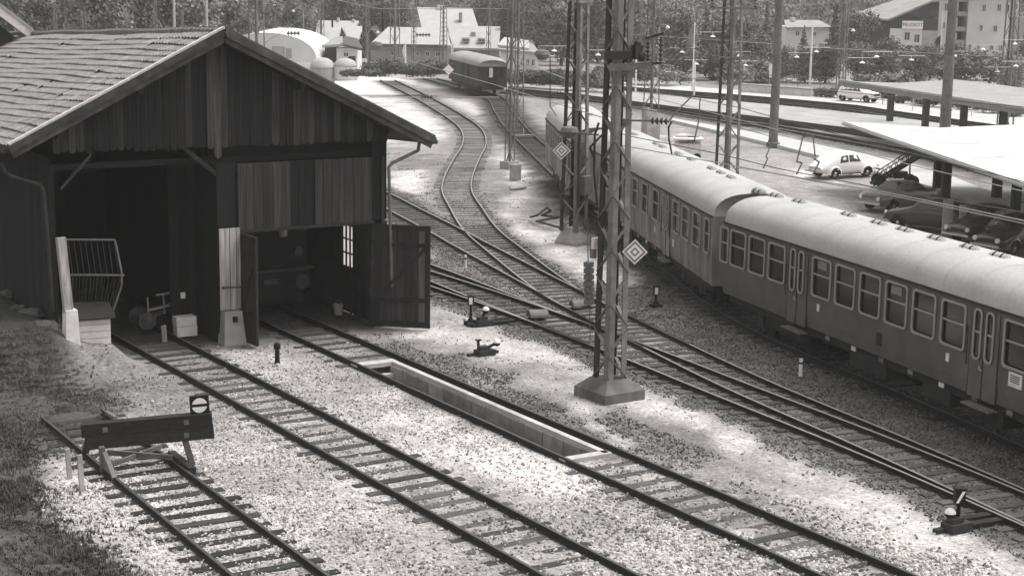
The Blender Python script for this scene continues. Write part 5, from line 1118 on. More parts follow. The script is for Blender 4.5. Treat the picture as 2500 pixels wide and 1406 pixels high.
# ------------------------------------------------------------------ cars
def car(label, p, head, st, wheels, body, glass_side, screens, wr=.31, hub='chrome', extras=None, group=None, name='parked_car', top=None):
    """st: stations (x, half width at sill, at belt, at roof, z sill, z belt, z top); x runs to the front"""
    rz = math.atan2(head[1], head[0]); t = thing(name, label, 'car', p, rz, group); rows = []
    for x, ws, wb, wt, z0, zb, zt in st:
        half = [(0, z0), (ws*.85, z0), (ws, z0+.08), (max(ws, wb)*1.01, (z0+zb)/2), (wb, zb)]
        half += [(wb*.55+wt*.45, zb+(zt-zb)*.45), (wt, zb+(zt-zb)*.85), (wt*.7, zt-.01), (0, zt)] if zt > zb+.12 else [(wb*.97, zb+(zt-zb)*.3), (wb*.85, zb+(zt-zb)*.75), (wb*.5, zt), (0, zt)]
        rows.append([(x, -y, z) for y, z in half]+[(x, y, z) for y, z in half[-2:0:-1]])
    mb = MB().grid(rows, close=True); n = len(rows[0]); mb.f += [tuple(range(n)), tuple(range(len(mb.v)-n, len(mb.v)))[::-1]]; mb.m += [0, 0]
    bd = mb.build('body', M[body], t, smooth=True)
    X = [s_[0] for s_ in st]; ip = lambda x, k: float(np.interp(x, X, [s_[k] for s_ in st]))
    for x0, x1, i0, i1 in glass_side:
        for sg in (-1, 1):
            P = []
            for u, v in ((0, 0), (.25, 0), (.5, 0), (.75, 0), (1, 0), (1-i1, 1), (.7-.35*i1, 1.0), (.5, 1), (.3+.35*i0, 1), (i0, 1)):
                x = x0+(x1-x0)*u; wb, wt, zb, zt = ip(x, 2), ip(x, 3), ip(x, 5), ip(x, 6); k = .13+.60*v
                y = wb+(wt-wb)*(k if k < .45 else .45+(k-.45)/.4*.55); y = wb+(wt-wb)*min(1, k/.85); P.append((x, sg*(y+.012), zb+(zt-zb)*k))
            MB().add(P, [tuple(range(10)) if sg < 0 else tuple(range(10))[::-1]]).build('window', M['glass_far'], t)
    for x0, x1, k in screens:
        a, b_ = (x0, ip(x0, 6)+.012), (x1, ip(x1, 6)+.012); w0, w1 = ip(x0, 3)*.78, ip(x1, 3)*.78
        MB().add([(a[0], -w0, a[1]), (a[0], w0, a[1]), (b_[0], w1, b_[1]), (b_[0], -w1, b_[1])], [(0, 1, 2, 3) if x1 < x0 else (3, 2, 1, 0)]).build('windscreen', M[k], t)
    wy = max(s_[2] for s_ in st)-.1
    for x in wheels:
        for sg in (-1, 1):
            W_ = MB().cyl((x, sg*(wy-.14), wr), (x, sg*(wy+.06), wr), wr, wr*.96, 18).build('wheel', M['rubber'], t)
            MB().cyl((x, sg*(wy+.05), wr), (x, sg*(wy+.085), wr), wr*.62, wr*.5, 14).cyl((x, sg*(wy+.085), wr), (x, sg*(wy+.11), wr), wr*.3, wr*.2, 10).build('hubcap', M[hub], W_)
            A2_ = [(x+wr*1.22*math.cos(R(a)), sg*(wy+.088), wr+wr*1.22*math.sin(R(a))) for a in range(0, 181, 20)]
            MB().add(A2_+[(x, sg*(wy+.088), wr*.6)], [tuple(range(11)) if sg < 0 else tuple(range(11))[::-1]]).build('wheel_arch', M['black'], t)
    x0, x1 = X[0], X[-1]
    for x, sg in ((x0, -1), (x1, 1)): MB().beam((x+sg*.07, -wy-.02, .42), (x+sg*.07, wy+.02, .42), .06, .1).build('bumper', M['chrome'], t)
    for sg in (-.55, .55): MB().cyl((x1-.06, sg, .66), (x1+.02, sg, .66), .1, .1, 12).build('headlight', M['white_old'], t)
    MB().box(((x0+x1)/2, -wy-.05, .27), ((x1-x0)*.45, .03, .05)).build('running_board', M['black'], t)
    if extras: extras(t)
    return t
BEE = [(-.02, .50, .52, .40, .42, .58, .70), (.10, .58, .62, .46, .34, .60, .80), (.35, .66, .70, .54, .30, .66, 1.0), (.7, .70, .74, .59, .27, .76, 1.24), (1.1, .70, .76, .62, .25, .84, 1.45), (1.5, .70, .77, .63, .25, .87, 1.54), (1.9, .70, .77, .63, .25, .88, 1.57), (2.3, .70, .77, .62, .25, .88, 1.54), (2.55, .70, .77, .60, .25, .88, 1.45), (2.8, .70, .76, .56, .25, .88, 1.20), (2.95, .70, .75, .5, .25, .88, 1.02), (3.3, .68, .74, .45, .28, .82, .96), (3.65, .66, .72, .40, .32, .72, .85), (3.9, .58, .62, .35, .38, .60, .72), (4.02, .46, .5, .3, .44, .52, .58)]
bee_d = lambda t: bee_x(t, 'car_dark')
w_r, w_f = G(2037, 437, -.12), G(2126, 431, -.12); hd = (w_f-w_r)/np.linalg.norm(w_f-w_r)
nrm = np.array([hd[1], -hd[0], 0])
def bee_x(t, m='car_white'):
    for x in (.82, 3.12):
        for sg in (-1, 1):
            mb = MB(); rows = []
            for a in range(-10, 191, 20): 
                rows.append([(x+r_*math.cos(R(a)), sg*y, .31+r_*math.sin(R(a))) for r_, y in ((.36, .80), (.43, .78), (.50, .70), (.52, .6))])
            mb.grid(rows); mb.build('fender', M[m], t, smooth=True)
car('white rounded beetle shaped car on the forecourt behind the train', w_r-hd*.85-nrm*.68, hd, BEE, (.82, 3.12), 'car_white', [(1.12, 1.72, .22, .0), (1.79, 2.62, .0, .22)], [(2.86, 2.6, 'glass_far')], .31, 'chrome', bee_x).scale = (1.04, 1, .93)
SED = [(-.02, .62, .66, .55, .42, .62, .78), (.12, .72, .76, .60, .34, .80, .90), (.7, .76, .80, .66, .25, .86, .95), (1.1, .76, .81, .62, .24, .88, 1.05), (1.55, .76, .82, .58, .23, .89, 1.33), (2.1, .76, .82, .60, .23, .89, 1.39), (2.6, .76, .82, .58, .23, .88, 1.34), (3.15, .76, .81, .60, .24, .87, .98), (3.5, .76, .80, .62, .25, .84, .93), (4.1, .74, .78, .6, .28, .78, .86), (4.35, .68, .72, .55, .4, .66, .76)]
a_, b_ = G(2142, 522, -.12), G(2375, 497, -.12); hd2 = (a_-b_)/np.linalg.norm(a_-b_)
car('dark saloon car under the white canopy, its bright nose towards the train', a_-hd2*4.3+np.array([.2, .75, 0]), hd2, SED, (.85, 3.5), 'car_mid', [(1.12, 1.95, .4, .0), (2.02, 3.0, .0, .5)], [(.95, 1.5, 'glass'), (3.1, 2.62, 'glass')], .3)
HAT = [(-.02, .64, .68, .56, .4, .62, .80), (.15, .72, .76, .58, .32, .82, .96), (.55, .74, .78, .58, .25, .86, 1.34), (1.2, .74, .79, .58, .24, .87, 1.42), (2.0, .74, .79, .58, .24, .87, 1.40), (2.5, .74, .78, .58, .24, .86, 1.05), (2.9, .72, .77, .56, .26, .82, .92), (3.5, .7, .73, .5, .3, .72, .80), (3.7, .6, .64, .45, .4, .6, .68)]
p_ = G(2196, 556, -.12); hd3 = np.array([-.80, -.1, 0])*1.0; hd3 = (G(2175, 548)-G(2330, 566)); hd3 /= np.linalg.norm(hd3)
car('dark hatchback parked nearest the train beside the canopy columns', p_-hd3*3.5+np.array([.2, .5, 0]), hd3, HAT, (.65, 3.0), 'car_dark', [(.5, 1.3, .3, .0), (1.38, 2.4, .0, .4)], [(.2, .52, 'glass'), (2.55, 2.05, 'alu')], .29)
for k, (px, py) in enumerate(((2405, 600), (2480, 628))):
    p_ = G(px, py, -.12); car(['black car in the shade under the canopy, nearer the pale panels', 'black car in the shade under the canopy at the frame edge'][k], p_-hd2*2.6+np.array([.6, 1.0, 0]), hd2, BEE, (.82, 3.12), 'car_dark', [(1.12, 1.72, .22, .0), (1.79, 2.62, .0, .22)], [(2.86, 2.6, 'glass')], .31, 'grey_mark', bee_d)
REN = [(-.02, .62, .66, .56, .4, .66, .9), (.15, .68, .72, .56, .32, .84, 1.25), (.5, .70, .74, .56, .26, .88, 1.44), (1.2, .70, .74, .57, .25, .88, 1.50), (2.0, .70, .74, .56, .25, .88, 1.46), (2.45, .70, .73, .55, .25, .88, 1.12), (2.7, .69, .72, .54, .27, .86, .94), (3.3, .68, .71, .52, .3, .82, .88), (3.6, .66, .69, .5, .36, .72, .80)]
fh = np.array([fwd[0], fwd[1], 0]); fh /= np.linalg.norm(fh); hd4 = RT*[1, 1, 0]*.72-fh*.69; hd4 /= np.linalg.norm(hd4)
p_ = G(2064, 247, .22)
ren = car('small white hatchback on the pale road beyond the far tracks', p_-hd4*.3+fh*.6, hd4, REN, (.55, 2.95), 'car_white', [(.35, .95, .1, .0), (1.0, 1.55, .0, .0), (1.6, 2.4, .0, .35)], [(2.5, 2.05, 'glass_far')], .29, 'alu')
MB().box((3.63, 0, .66), (.03, 1.0, .16)).build('grille', M['black'], ren)
# luggage conveyor
p_ = G(2190, 455, -.12); dc = depth(p_); cv = thing('luggage_conveyor', 'dark inclined luggage conveyor on wheels in front of the white canopy', 'conveyor', p_)
f0, f1 = AT(2128, 450, dc), AT(2248, 378, dc); sd_ = fh*.35
for s_ in (-1, 1):
    MB().beam(f0+sd_*s_, f1+sd_*s_, .08, .16).build('side_rail', M['steel_dark'], cv, p_)
    mb = MB(); g0, g1 = AT(2146, 420, dc)+sd_*s_, AT(2226, 368, dc)+sd_*s_; mb.beam(g0, g1, .04, .05)
    for k in range(7): t_ = k/6; a = f0+(f1-f0)*(.18+.7*t_)+sd_*s_; b_ = g0+(g1-g0)*t_; mb.beam(a, b_, .03, .03); mb.beam(a, g0+(g1-g0)*min(1, t_+.16), .025, .025)
    mb.build('lattice_rail', M['steel_dark'], cv, p_)
mb = MB()
for k in range(12): c_ = f0+(f1-f0)*(k+.5)/12; mb.beam(c_-sd_, c_+sd_, .08, .05)
mb.build('belt', M['rubber'], cv, p_)
MB().beam(p_+[-.9, 0, .55], p_+[.9, 0, .5], .1, .1).beam(p_+[.6, -.3, .3], AT(2222, 392, dc), .06, .06).beam(p_+[-.2, 0, .4], AT(2190, 415, dc), .08, .08).box(p_+[.2, 0, .62], (.6, .5, .35)).build('carriage', M['steel_dark'], cv, p_)
for dx in (-1.0, .75):
    for s_ in (-1, 1): b_ = p_+RT*[1, 1, 0]*dx+fh*s_*.4; MB().cyl(b_+[0, 0, .32]-fh*.05, b_+[0, 0, .32]+fh*.05, .32, .32, 16).build('wheel', M['rubber'], cv, p_)
# electric luggage tractor behind the middle coach
p_ = G(1678, 392, -.12); tr = thing('luggage_tractor', 'small white open cab luggage tractor behind the middle coach roof', 'tractor', p_, -YAW); H_ = AT(1678, 336, depth(p_))[2]+.12
MB().box((0, 0, .6), (1.5, 1.2, .9)).build('body', M['white_old'], tr); MB().box((0, 0, H_-.05), (1.75, 1.4, .1)).build('roof', M['white'], tr)
MB().box((0, .3, (H_+1.0)/2), (1.5, .5, H_-1.0)).build('cab_back', M['white_old'], tr); MB().box((.18, .02, 1.3), (.4, .06, .3)).build('window', M['black'], tr)
for x in (-.68, .68): MB().box((x, -.5, (H_+1)/2), (.08, .08, H_-1)).build('pillar', M['white_old'], tr)
for x in (-.5, .5): MB().cyl((x, -.62, .25), (x, -.5, .25), .25, .25, 12).build('wheel', M['rubber'], tr)
# ------------------------------------------------------------------ wall, railings, signs on the far side
def railing(label, pts, z, h, step, r=.03, m='steel'):
    P = np.array([G(x, y, z) for x, y in lerp_line(pts, 60)]); s_ = np.concatenate([[0], np.cumsum(np.linalg.norm(np.diff(P, axis=0), axis=1))]); t = thing('railing', label, 'railing', P[0])
    for k in (1.0, .5): MB().tube([p+[0, 0, h*k] for p in P[::6]]+[P[-1]+[0, 0, h*k]], r, 5).build('rail', M[m], t, P[0])
    for q in np.arange(0, s_[-1], step):
        p = np.array([np.interp(q, s_, P[:, i]) for i in range(3)]); MB().cyl(p, p+[0, 0, h], r*1.2, r*1.2, 6).build('post', M[m], t, P[0])
    return t
railing('long grey railing above the low white wall', [(1790, 208), (1900, 213), (2040, 219)], .3, 1.1, 2.2)
railing('pipe railing behind the small white car', [(1995, 238), (2060, 245), (2170, 258)], .2, .8, 3.0)
railing('pale railing on the road seen between the far canopy columns', [(2228, 270), (2330, 280), (2450, 290)], .2, 1.0, 6.0, m='steel_pale')
P = [G(x, y, .2) for x, y in lerp_line([(1808, 225), (1985, 237)], 9)]; wl = thing('low_wall', 'low white panelled wall with a step beyond the far tracks', 'wall', P[0])
for a, b_ in zip(P[:-1], P[1:]): d = (b_-a)/np.linalg.norm(b_-a); MB().beam(a+d*.02+[0, 0, .15], b_-d*.02+[0, 0, .15], .5, .55).beam(a+d*.02+[.1, .3, .6], b_-d*.02+[.1, .3, .6], .4, .35).build('panel', M['paving'], wl, P[0])
def board(label, px, y0, y1, wpx, ybase, name='notice_board', posts=2, m='white', dep=None, cat='sign'):
    b = G(px, ybase, 0); dp = depth(b) if dep is None else dep; k = dp/F_PX; t = thing(name, label, cat, AT(px, ybase, dp), -YAW); H1 = AT(px, y0, dp)[2]-AT(px, ybase, dp)[2]; H0 = AT(px, y1, dp)[2]-AT(px, ybase, dp)[2]
    MB().box((0, 0, (H0+H1)/2), (wpx*k, .08, H1-H0)).build('panel', M[m], t)
    for x in ([-.4, .4] if posts == 2 else [0]): MB().cyl((x*wpx*k, .07, 0), (x*wpx*k, .07, H1*.98), .05, .05, 6).build('post', M['steel_pale'], t)
    return t
board('blank white notice board on two posts behind the railing', 1888, 158, 190, 24, 218)
board('small white board beside the lamp post near the hut', 889, 143, 153, 13, 170)
b = G(1925, 225, .2); dp = depth(b); t = thing('road_sign', 'round no entry road sign on a post beside the low white wall', 'road sign', b, -YAW); H_ = AT(1925, 193, dp)[2]-b[2]
MB().cyl((0, 0, 0), (0, 0, H_), .04, .04, 6).build('post', M['steel_pale'], t); dsk = MB().cyl((0, -.05, H_), (0, -.08, H_), .33, .33, 20).build('disc', M['grey_mark'], t); MB().box((0, -.085, H_), (.48, .012, .13)).build('bar', M['white'], dsk)
def flag(label, px, yb, yt, fx, fy0, fy1, m, dep=None):
    b = G(px, yb, 0) if dep is None else AT(px, yb, dep); dp = depth(b); H_ = AT(px, yt, dp)[2]-b[2]; k = dp/F_PX; t = thing('flagpole', label, 'flag', b, -YAW)
    MB().cyl((0, 0, 0), (0, 0, H_), .09, .05, 8).build('pole', M['white'], t)
    rows = []; z1, z0 = AT(px, fy0, dp)[2]-b[2], AT(px, fy1, dp)[2]-b[2]
    for i in range(9):
        u = i/8; z = z1+(z0-z1)*u; wv = fx*k*(.35+.65*math.sin(math.pi*min(1, u*1.1+.1))*(1-.2*u)); rows.append([(wv*j/4, .12*math.sin(j*1.9+u*3), z-.25*j/4) for j in range(5)])
    f_ = MB().grid(rows); q = MB().grid([[(x, y+.02, z) for x, y, z in r_] for r_ in rows]); f_.add(q.v, [f[::-1] for f in q.f]); f_.build('flag', M[m], t); return t
flag('white flagpole with limp grey flag in front of the wooded slope', 1690, 228, 55, -16, 65, 145, 'grey_mark')
flag('white flagpole with limp dark flag near the apartment house', 2291, 200, 28, -16, 86, 135, 'wall_dark')
flag('short flagpole with white pennant in front of the low building', 990, 155, 100, -8, 106, 148, 'white', 170)
pole('white_pole', 'bare white pole behind the railing right of the notice board', 1977, 206, 62, 6, 'white')
pole('white_pole', 'slim white pole at the end of the far platform beside the pier', 1551, 235, 130, 5, 'white')
pole('white_pole', 'slim white lamp pole before the flagpole on the far platform', 1694, 236, 150, 5, 'white')
pole('white_pole', 'slim pole rising left of the second mast before the hedge', 1431, 232, 60, 4, 'white')
LMK = [(20, 'the pale verge at the picture edge'), (137, 'the first lattice mast over the shed ridge'), (206, 'the short capped mast over the shed ridge'), (311, 'the third lattice mast over the shed ridge'), (381, 'the tall lattice mast over the shed ridge'), (427, 'the left tube pole over the ridge'), (506, 'the tube pole nearest the roof peak'), (560, 'the shed roof peak'), (627, 'the mast behind the right roof slope'), (665, 'the arched hangar'), (742, 'the swan neck lamp post'), (800, 'the white workshop roofs'), (842, 'the small hut'), (893, 'the lamp post by the hut'), (930, 'the two slim chimneys'), (964, 'the broad lattice mast'), (1010, 'the short lattice mast'), (1082, 'the large steep white roof'), (1160, 'the lone old coach'), (1192, 'the dormer house'), (1250, 'the slender masts by the curve'), (1290, 'the plain white house block'), (1324, 'the pale round hanging lamp'), (1358, 'the insulator above the hedge'), (1420, 'the second mast'), (1505, 'the tallest mast'), (1551, 'the slim pole near the pier'), (1604, 'the curved lamp by the pier'), (1690, 'the limp grey flag'), (1774, 'the mast with two cross arms'), (1825, 'the low white wall'), (1888, 'the notice board'), (1925, 'the no entry sign'), (1977, 'the bare white pole'), (2000, 'the hillside house'), (2051, 'the lamp mast by the white car'), (2085, 'the small white car'), (2135, 'the tip of the far canopy'), (2180, 'the dark end of the garage'), (2222, 'the lettered sign board'), (2262, 'the garage side front'), (2291, 'the dark flag'), (2333, 'the balconies of the apartment house'), (2395, 'the white front of the apartment house'), (2452, 'the mast beyond the far canopy'), (2490, 'the right frame edge')]
USED = set()
def place_label(px, py, lead, alts=('',)):
    order = sorted(LMK, key=lambda q: abs(q[0]-px))
    for alt in alts:
        for x, nm in order[:2]:
            rel = 'in line with' if abs(px-x) < 8 else ('just right of' if px > x else 'just left of')
            l = ' '.join(f'{lead[0]} {alt} {lead[1]} {rel} {nm}'.split())
            if l not in USED: USED.add(l); return l
    return None
for k, (px, py) in enumerate(((2105, 154), (2140, 139), (1945, 140), (1993, 127), (2225, 147), (1665, 128), (1700, 157), (1353, 125), (1460, 135), (2478, 108), (2480, 162), (2435, 175), (1805, 137), (1820, 160), (1740, 90), (2330, 137), (2400, 121))):
    dp = 100+rng.random()*25; p = AT(px, py, dp); mb = MB().lathe([(.05, .09), (.15, .03), (.19, -.02), (.04, -.03)], p, 10); mb.cyl(p, p+[0, 0, .35], .015, .015, 4); mb.cyl(p-RT*.9+[0, 0, .3], p+RT*.9+[0, 0, .3], .012, .012, 4); settle(mb, 'platform_lamp', place_label(px, py, ('small white', 'lamp shade hanging'), ('', 'higher' if py < 138 else 'lower')) or 'small white lamp shade hanging on a span wire before the trees', 'lamp', [M['white']], p, 'white lamp shades hanging over the far platforms')
# ------------------------------------------------------------------ buildings in the background (local x to the right, y away from the yard)
def hb(px0, px1, yt, yb, dep):
    p = AT((px0+px1)/2, yb, dep); return p, (px1-px0)*dep/F_PX, AT((px0+px1)/2, yt, dep)[2]-p[2]
K = lambda dep: dep/F_PX
def house(name, label, px0, px1, yt, yb, dep, dp_, wall='wall_white', cat='house'):
    p, wd, h = hb(px0, px1, yt, yb, dep); t = thing(name, label, cat, p, -YAW); k = K(dep)
    MB().box((0, dp_/2, h/2-1.5), (wd, dp_, h+3)).build('wall', M[wall], t); return t, wd, h, k, (px0+px1)/2, yb, dep
def win_(H, px, py, wpx, hpx, m='glass_far', frame='wall_white', y0=0.0, name='window'):
    t, wd, h, k, pc, yb, dep = H; x, z = (px-pc)*k, (yb-py)*k; w_, h_ = wpx*k, hpx*k
    f = MB().ring([(w_/2+.08, h_/2+.08), (-w_/2-.08, h_/2+.08), (-w_/2-.08, -h_/2-.08), (w_/2+.08, -h_/2-.08)], [(w_/2, h_/2), (-w_/2, h_/2), (-w_/2, -h_/2), (w_/2, -h_/2)], (x, y0-.05, z), (1, 0, 0), (0, 0, 1), .06)
    f.box((x, y0-.02, z), (.06, .04, h_)); o = f.build(name, M[frame], t); MB().box((x, y0-.015, z), (w_, .03, h_)).build('pane', M[m], o)
def roofplane(H, quad, m, th=.25, name='roof', y=(0, 0, 0, 0)):
    t, wd, h, k, pc, yb, dep = H; P = [((px-pc)*k, y[i], (yb-py)*k) for i, (px, py) in enumerate(quad)]
    MB().add(P+[(a, b+.02, c-th) for a, b, c in P], [(0, 1, 2, 3), (7, 6, 5, 4), (0, 4, 5, 1), (1, 5, 6, 2), (2, 6, 7, 3), (3, 7, 4, 0)]).build(name, M[m], t)
def lbox(H, px0, px1, y0, y1, m, name, ya=-.1, yb_=.6):
    t, wd, h, k, pc, yb, dep = H; MB().box((((px0+px1)/2-pc)*k, (ya+yb_)/2, (yb-(y0+y1)/2)*k), ((px1-px0)*k, yb_-ya, (y1-y0)*k)).build(name, M[m], t)
# big farmhouse roof and its lower wing
H = house('farmhouse', 'large house with steep white roof behind the lone old coach', 1022, 1165, 68, 150, 240, 14, 'wall_grey')
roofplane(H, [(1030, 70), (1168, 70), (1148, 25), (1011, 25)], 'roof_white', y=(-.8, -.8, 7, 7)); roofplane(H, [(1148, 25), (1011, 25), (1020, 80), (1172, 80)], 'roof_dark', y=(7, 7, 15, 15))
MB().add([((1011-1093.5)*H[3], 7, (150-27)*H[3]), ((1030-1093.5)*H[3], -.5, (150-70)*H[3]), ((1030-1093.5)*H[3], 14, (150-72)*H[3])], [(0, 1, 2)]).build('gable', M['wall_dark'], H[0])
lbox(H, 1118, 1126, 34, 55, 'roof_grey', 'roof_hatch', 1.2, 2.4); lbox(H, 1062, 1069, 18, 30, 'wall_white', 'chimney', 6, 7); lbox(H, 1071, 1076, 19, 28, 'wall_white', 'chimney', 6, 7)
H = house('dormer_house', 'white roofed house with two dormer windows just right of the large steep roof', 1098, 1218, 117, 160, 215, 10, 'wall_grey')
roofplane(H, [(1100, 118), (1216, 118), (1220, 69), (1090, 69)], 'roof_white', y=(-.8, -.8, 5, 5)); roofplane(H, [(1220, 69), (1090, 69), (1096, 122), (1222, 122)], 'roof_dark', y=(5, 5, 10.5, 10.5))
for a in (1137, 1175): lbox(H, a-9, a+9, 94, 104, 'roof_white', 'dormer', .2, 3); win_(H, a, 100, 14, 5, 'glass_far', y0=.15)
lbox(H, 1148, 1159, 82, 96, 'roof_grey', 'chimney', 2.2, 3.2); lbox(H, 1219, 1224, 48, 90, 'wall_dark', 'chimney', 4, 4.6)
H = house('long_house', 'long low pale building with square windows behind the curved track', 905, 1100, 112, 150, 195, 8, 'wall_grey')
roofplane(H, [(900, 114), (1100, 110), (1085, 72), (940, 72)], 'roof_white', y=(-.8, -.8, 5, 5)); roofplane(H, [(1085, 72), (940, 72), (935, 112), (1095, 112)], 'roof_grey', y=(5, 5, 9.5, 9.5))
lbox(H, 900, 1092, 109, 116, 'roof_dark', 'eave', -1.0, -.3)
for a in (960, 1018, 1043, 1068): win_(H, a, 132, 8, 9)
H = house('gable_house', 'dark gabled house with two slim chimneys left of the long low building', 868, 938, 112, 150, 200, 9, 'wall_dark')
roofplane(H, [(866, 114), (905, 70), (907, 70), (868, 118)], 'roof_dark', y=(-.5, -.5, 9, 9)); MB().prism([(-1.75, 2), (1.75, 2), (0, 4.0)], (0, 0, 0), (1, 0, 0), (0, 0, 1), -8.5).build('gable', M['wall_dark'], H[0])
for a, b_ in ((885, 52), (931, 50)): lbox(H, a-2.5, a+2.5, b_, 100, 'black', 'chimney', 2, 2.3)
lbox(H, 928.5, 931, 20, 55, 'black', 'flue', 2.1, 2.25)
H = house('workshop', 'white roofed workshops with a dark flue behind the small hut', 768, 868, 98, 150, 230, 14, 'wall_grey')
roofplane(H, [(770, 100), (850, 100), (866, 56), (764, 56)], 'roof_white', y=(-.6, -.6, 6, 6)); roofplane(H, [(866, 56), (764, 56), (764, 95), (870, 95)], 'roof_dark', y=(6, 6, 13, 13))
roofplane(H, [(852, 98), (878, 98), (884, 66), (836, 66)], 'roof_white', y=(-3, -3, 2, 2)); MB().prism([(( 832-818)*H[3], (150-97)*H[3]), ((853-818)*H[3], (150-97)*H[3]), ((838-818)*H[3], (150-67)*H[3])], (0, -2.0, 0), (1, 0, 0), (0, 0, 1), .3).build('gable', M['wall_dark'], H[0])
lbox(H, 807.5, 811.5, 50, 70, 'black', 'flue', 1, 1.4); lbox(H, 813, 818, 49, 56, 'wall_white', 'chimney', 5.5, 6.3); lbox(H, 850, 857, 53, 58, 'wall_white', 'chimney', 5.5, 6.3)
H = house('small_hut', 'small hut with grey pitched roof and white wall beside the lamp posts', 822, 872, 118, 160, 170, 5, 'wall_white')
roofplane(H, [(790, 112), (840, 108), (832, 92), (812, 96)], 'roof_grey', y=(-1, -1, 2, 2)); roofplane(H, [(836, 107), (888, 118), (866, 98), (834, 92)], 'roof_dark', y=(-1, -1, 3, 3))
lbox(H, 792, 822, 112, 155, 'wall_dark', 'shed_wall', .5, 3); win_(H, 845, 134, 10, 8); lbox(H, 850, 868, 138, 160, 'wall_dark', 'door', -.06, .05)
H = house('flat_house', 'plain white house block with three narrow windows right of the lone old coach', 1222, 1313, 128, 175, 195, 8)
roofplane(H, [(1216, 121), (1316, 128), (1300, 112), (1224, 108)], 'roof_grey', y=(-.4, -.4, 8, 8)); roofplane(H, [(1214, 112), (1290, 119), (1292, 104), (1230, 96)], 'roof_white', y=(.6, .6, 4, 4))
for a in (1275, 1288, 1301): win_(H, a, 153, 6, 15)
H = house('hillside_house', 'white house with grey roof half hidden by trees left of the garage', 1918, 2022, 68, 125, 225, 9)
roofplane(H, [(1915, 69), (2024, 66), (2012, 53), (1926, 54)], 'roof_grey', y=(-.6, -.6, 5, 5)); lbox(H, 1941, 1949, 47, 56, 'wall_white', 'chimney', 3.5, 4.5)
for a in (1945, 1985): win_(H, a, 84, 8, 9)
# arched hangar and the two domed tanks
p = AT(650, 150, 165); kk = K(165); t = thing('arched_hangar', 'white round arched hangar behind the right roof slope of the shed', 'hangar', p, -YAW)
arc = [(122*kk*math.cos(R(a)), 68*kk*math.sin(R(a))**.8) for a in range(0, 181, 10)]; mb = MB().grid([[(x, y, z) for x, z in arc] for y in (0, 4, 8, 12, 16)]); n = len(arc); mb.f += [tuple(range(n))[::-1]]; mb.m += [0]; mb.build('shell', M['wall_white'], t)
for a in (0, 4, 8): MB().grid([[(x*1.006, a+e_, z*1.006) for x, z in arc] for e_ in (-.05, .05)]).build('rib', M['roof_white'], t)
MB().box(((680-650)*kk, -.04, 18*kk), (30*kk, .1, 36*kk)).box(((705-650)*kk, -.03, 20*kk), (14*kk, .08, 24*kk)).build('door', M['wall_grey'], t)
for k, (px, yt, yb, wpx) in enumerate(((787, 141, 188, 60), (843, 143, 178, 56))):
    p, wd, h = hb(px-wpx/2, px+wpx/2, yt, yb, 150); r = wd/2; t = thing('domed_tank', ['white domed tank nearest the shed roof slope', 'white domed tank in front of the small hut'][k], 'tank', p, -YAW)
    MB().lathe([(r, -.5), (r, h*.45)], (0, 0, 0), 20).build('drum', M['wall_grey' if k == 0 else 'wall_white'], t)
    MB().lathe([(r*1.03, h*.45), (r*1.0, h*.55), (r*.8, h*.82), (r*.45, h*.96), (.05, h)], (0, 0, 0), 20).build('dome', M['roof_white'], t, smooth=True)
p = AT(960, 178, 150)
# apartment house and garage on the right
H = house('apartment_house', 'tall white three storey apartment house at the upper right', 2356, 2462, -30, 150, 226, 12)
lbox(H, 2281, 2309, -10, 150, 'wall_white', 'stair_tower', -1.2, 8); lbox(H, 2309, 2357, -20, 150, 'wall_dark', 'recess_wall', 3, 9); lbox(H, 2462, 2500, -30, 45, 'wall_white', 'rear_wing', 4, 11); lbox(H, 2462, 2520, 45, 150, 'wall_grey', 'rear_wing', 5, 11)
for z in (2, 36, 72, 104): lbox(H, 2309, 2357, z-3, z+8, 'wall_grey', 'balcony', .3, 3)
for z in (10, 48, 84): lbox(H, 2330, 2334, z, z+26, 'wall_white', 'balcony_post', .4, .7)
roofplane(H, [(2270, -8), (2520, -34), (2500, -60), (2290, -40)], 'roof_dark', y=(-2, -2, 5, 5))
for x, y, a, b_ in ((2394, 23, 7, 15), (2430, 22, 8, 15), (2450, 23, 8, 15), (2390, 71, 6, 14), (2424, 72, 8, 14), (2366, 116, 5, 10), (2386, 117, 5, 10), (2418, 118, 7, 11), (2440, 118, 7, 11)): win_(H, x, y, a, b_)
for x, y, a, b_ in ((2297, 22, 7, 16), (2294, 66, 5, 14), (2287, 98, 4, 12)): win_(H, x, y, a, b_, y0=-1.2)
for x in (2333, 2345): win_(H, x, 112, 6, 16, 'wall_grey', y0=2.95)
for x, y in ((2480, 20), (2492, 20)): win_(H, x, y, 5, 12, y0=3.95)
H = house('garage', 'dark timber garage with white lower front and a lettered sign board', 2170, 2285, 45, 135, 215, 12, 'wall_dark')
MB().prism([((2170-2227.5)*H[3], (135-46)*H[3]), ((2285-2227.5)*H[3], (135-46)*H[3]), ((2285-2227.5)*H[3], (135-3)*H[3]), ((2265-2227.5)*H[3], (135-6)*H[3])], (0, 0.02, 0), (1, 0, 0), (0, 0, 1), -11).build('gable', M['wall_dark'], H[0])
roofplane(H, [(2160, 50), (2266, 2), (2262, -4), (2112, 46)], 'roof_grey', y=(-1, -1, 12, 12)); roofplane(H, [(2264, 4), (2300, 0), (2300, -4), (2262, 0)], 'roof_grey', y=(-1, -1, 12, 12))
lbox(H, 2170, 2247, 72, 112, 'wall_white', 'lower_front', -.15, .05); lbox(H, 2247, 2284, 76, 118, 'wall_grey', 'side_front', -.1, .05)
for x, y in ((2211, 90), (2235, 95)): win_(H, x, y, 12, 18, 'glass_far', y0=-.16)
lbox(H, 2172, 2182, 88, 112, 'wall_grey', 'door', -.18, -.1)
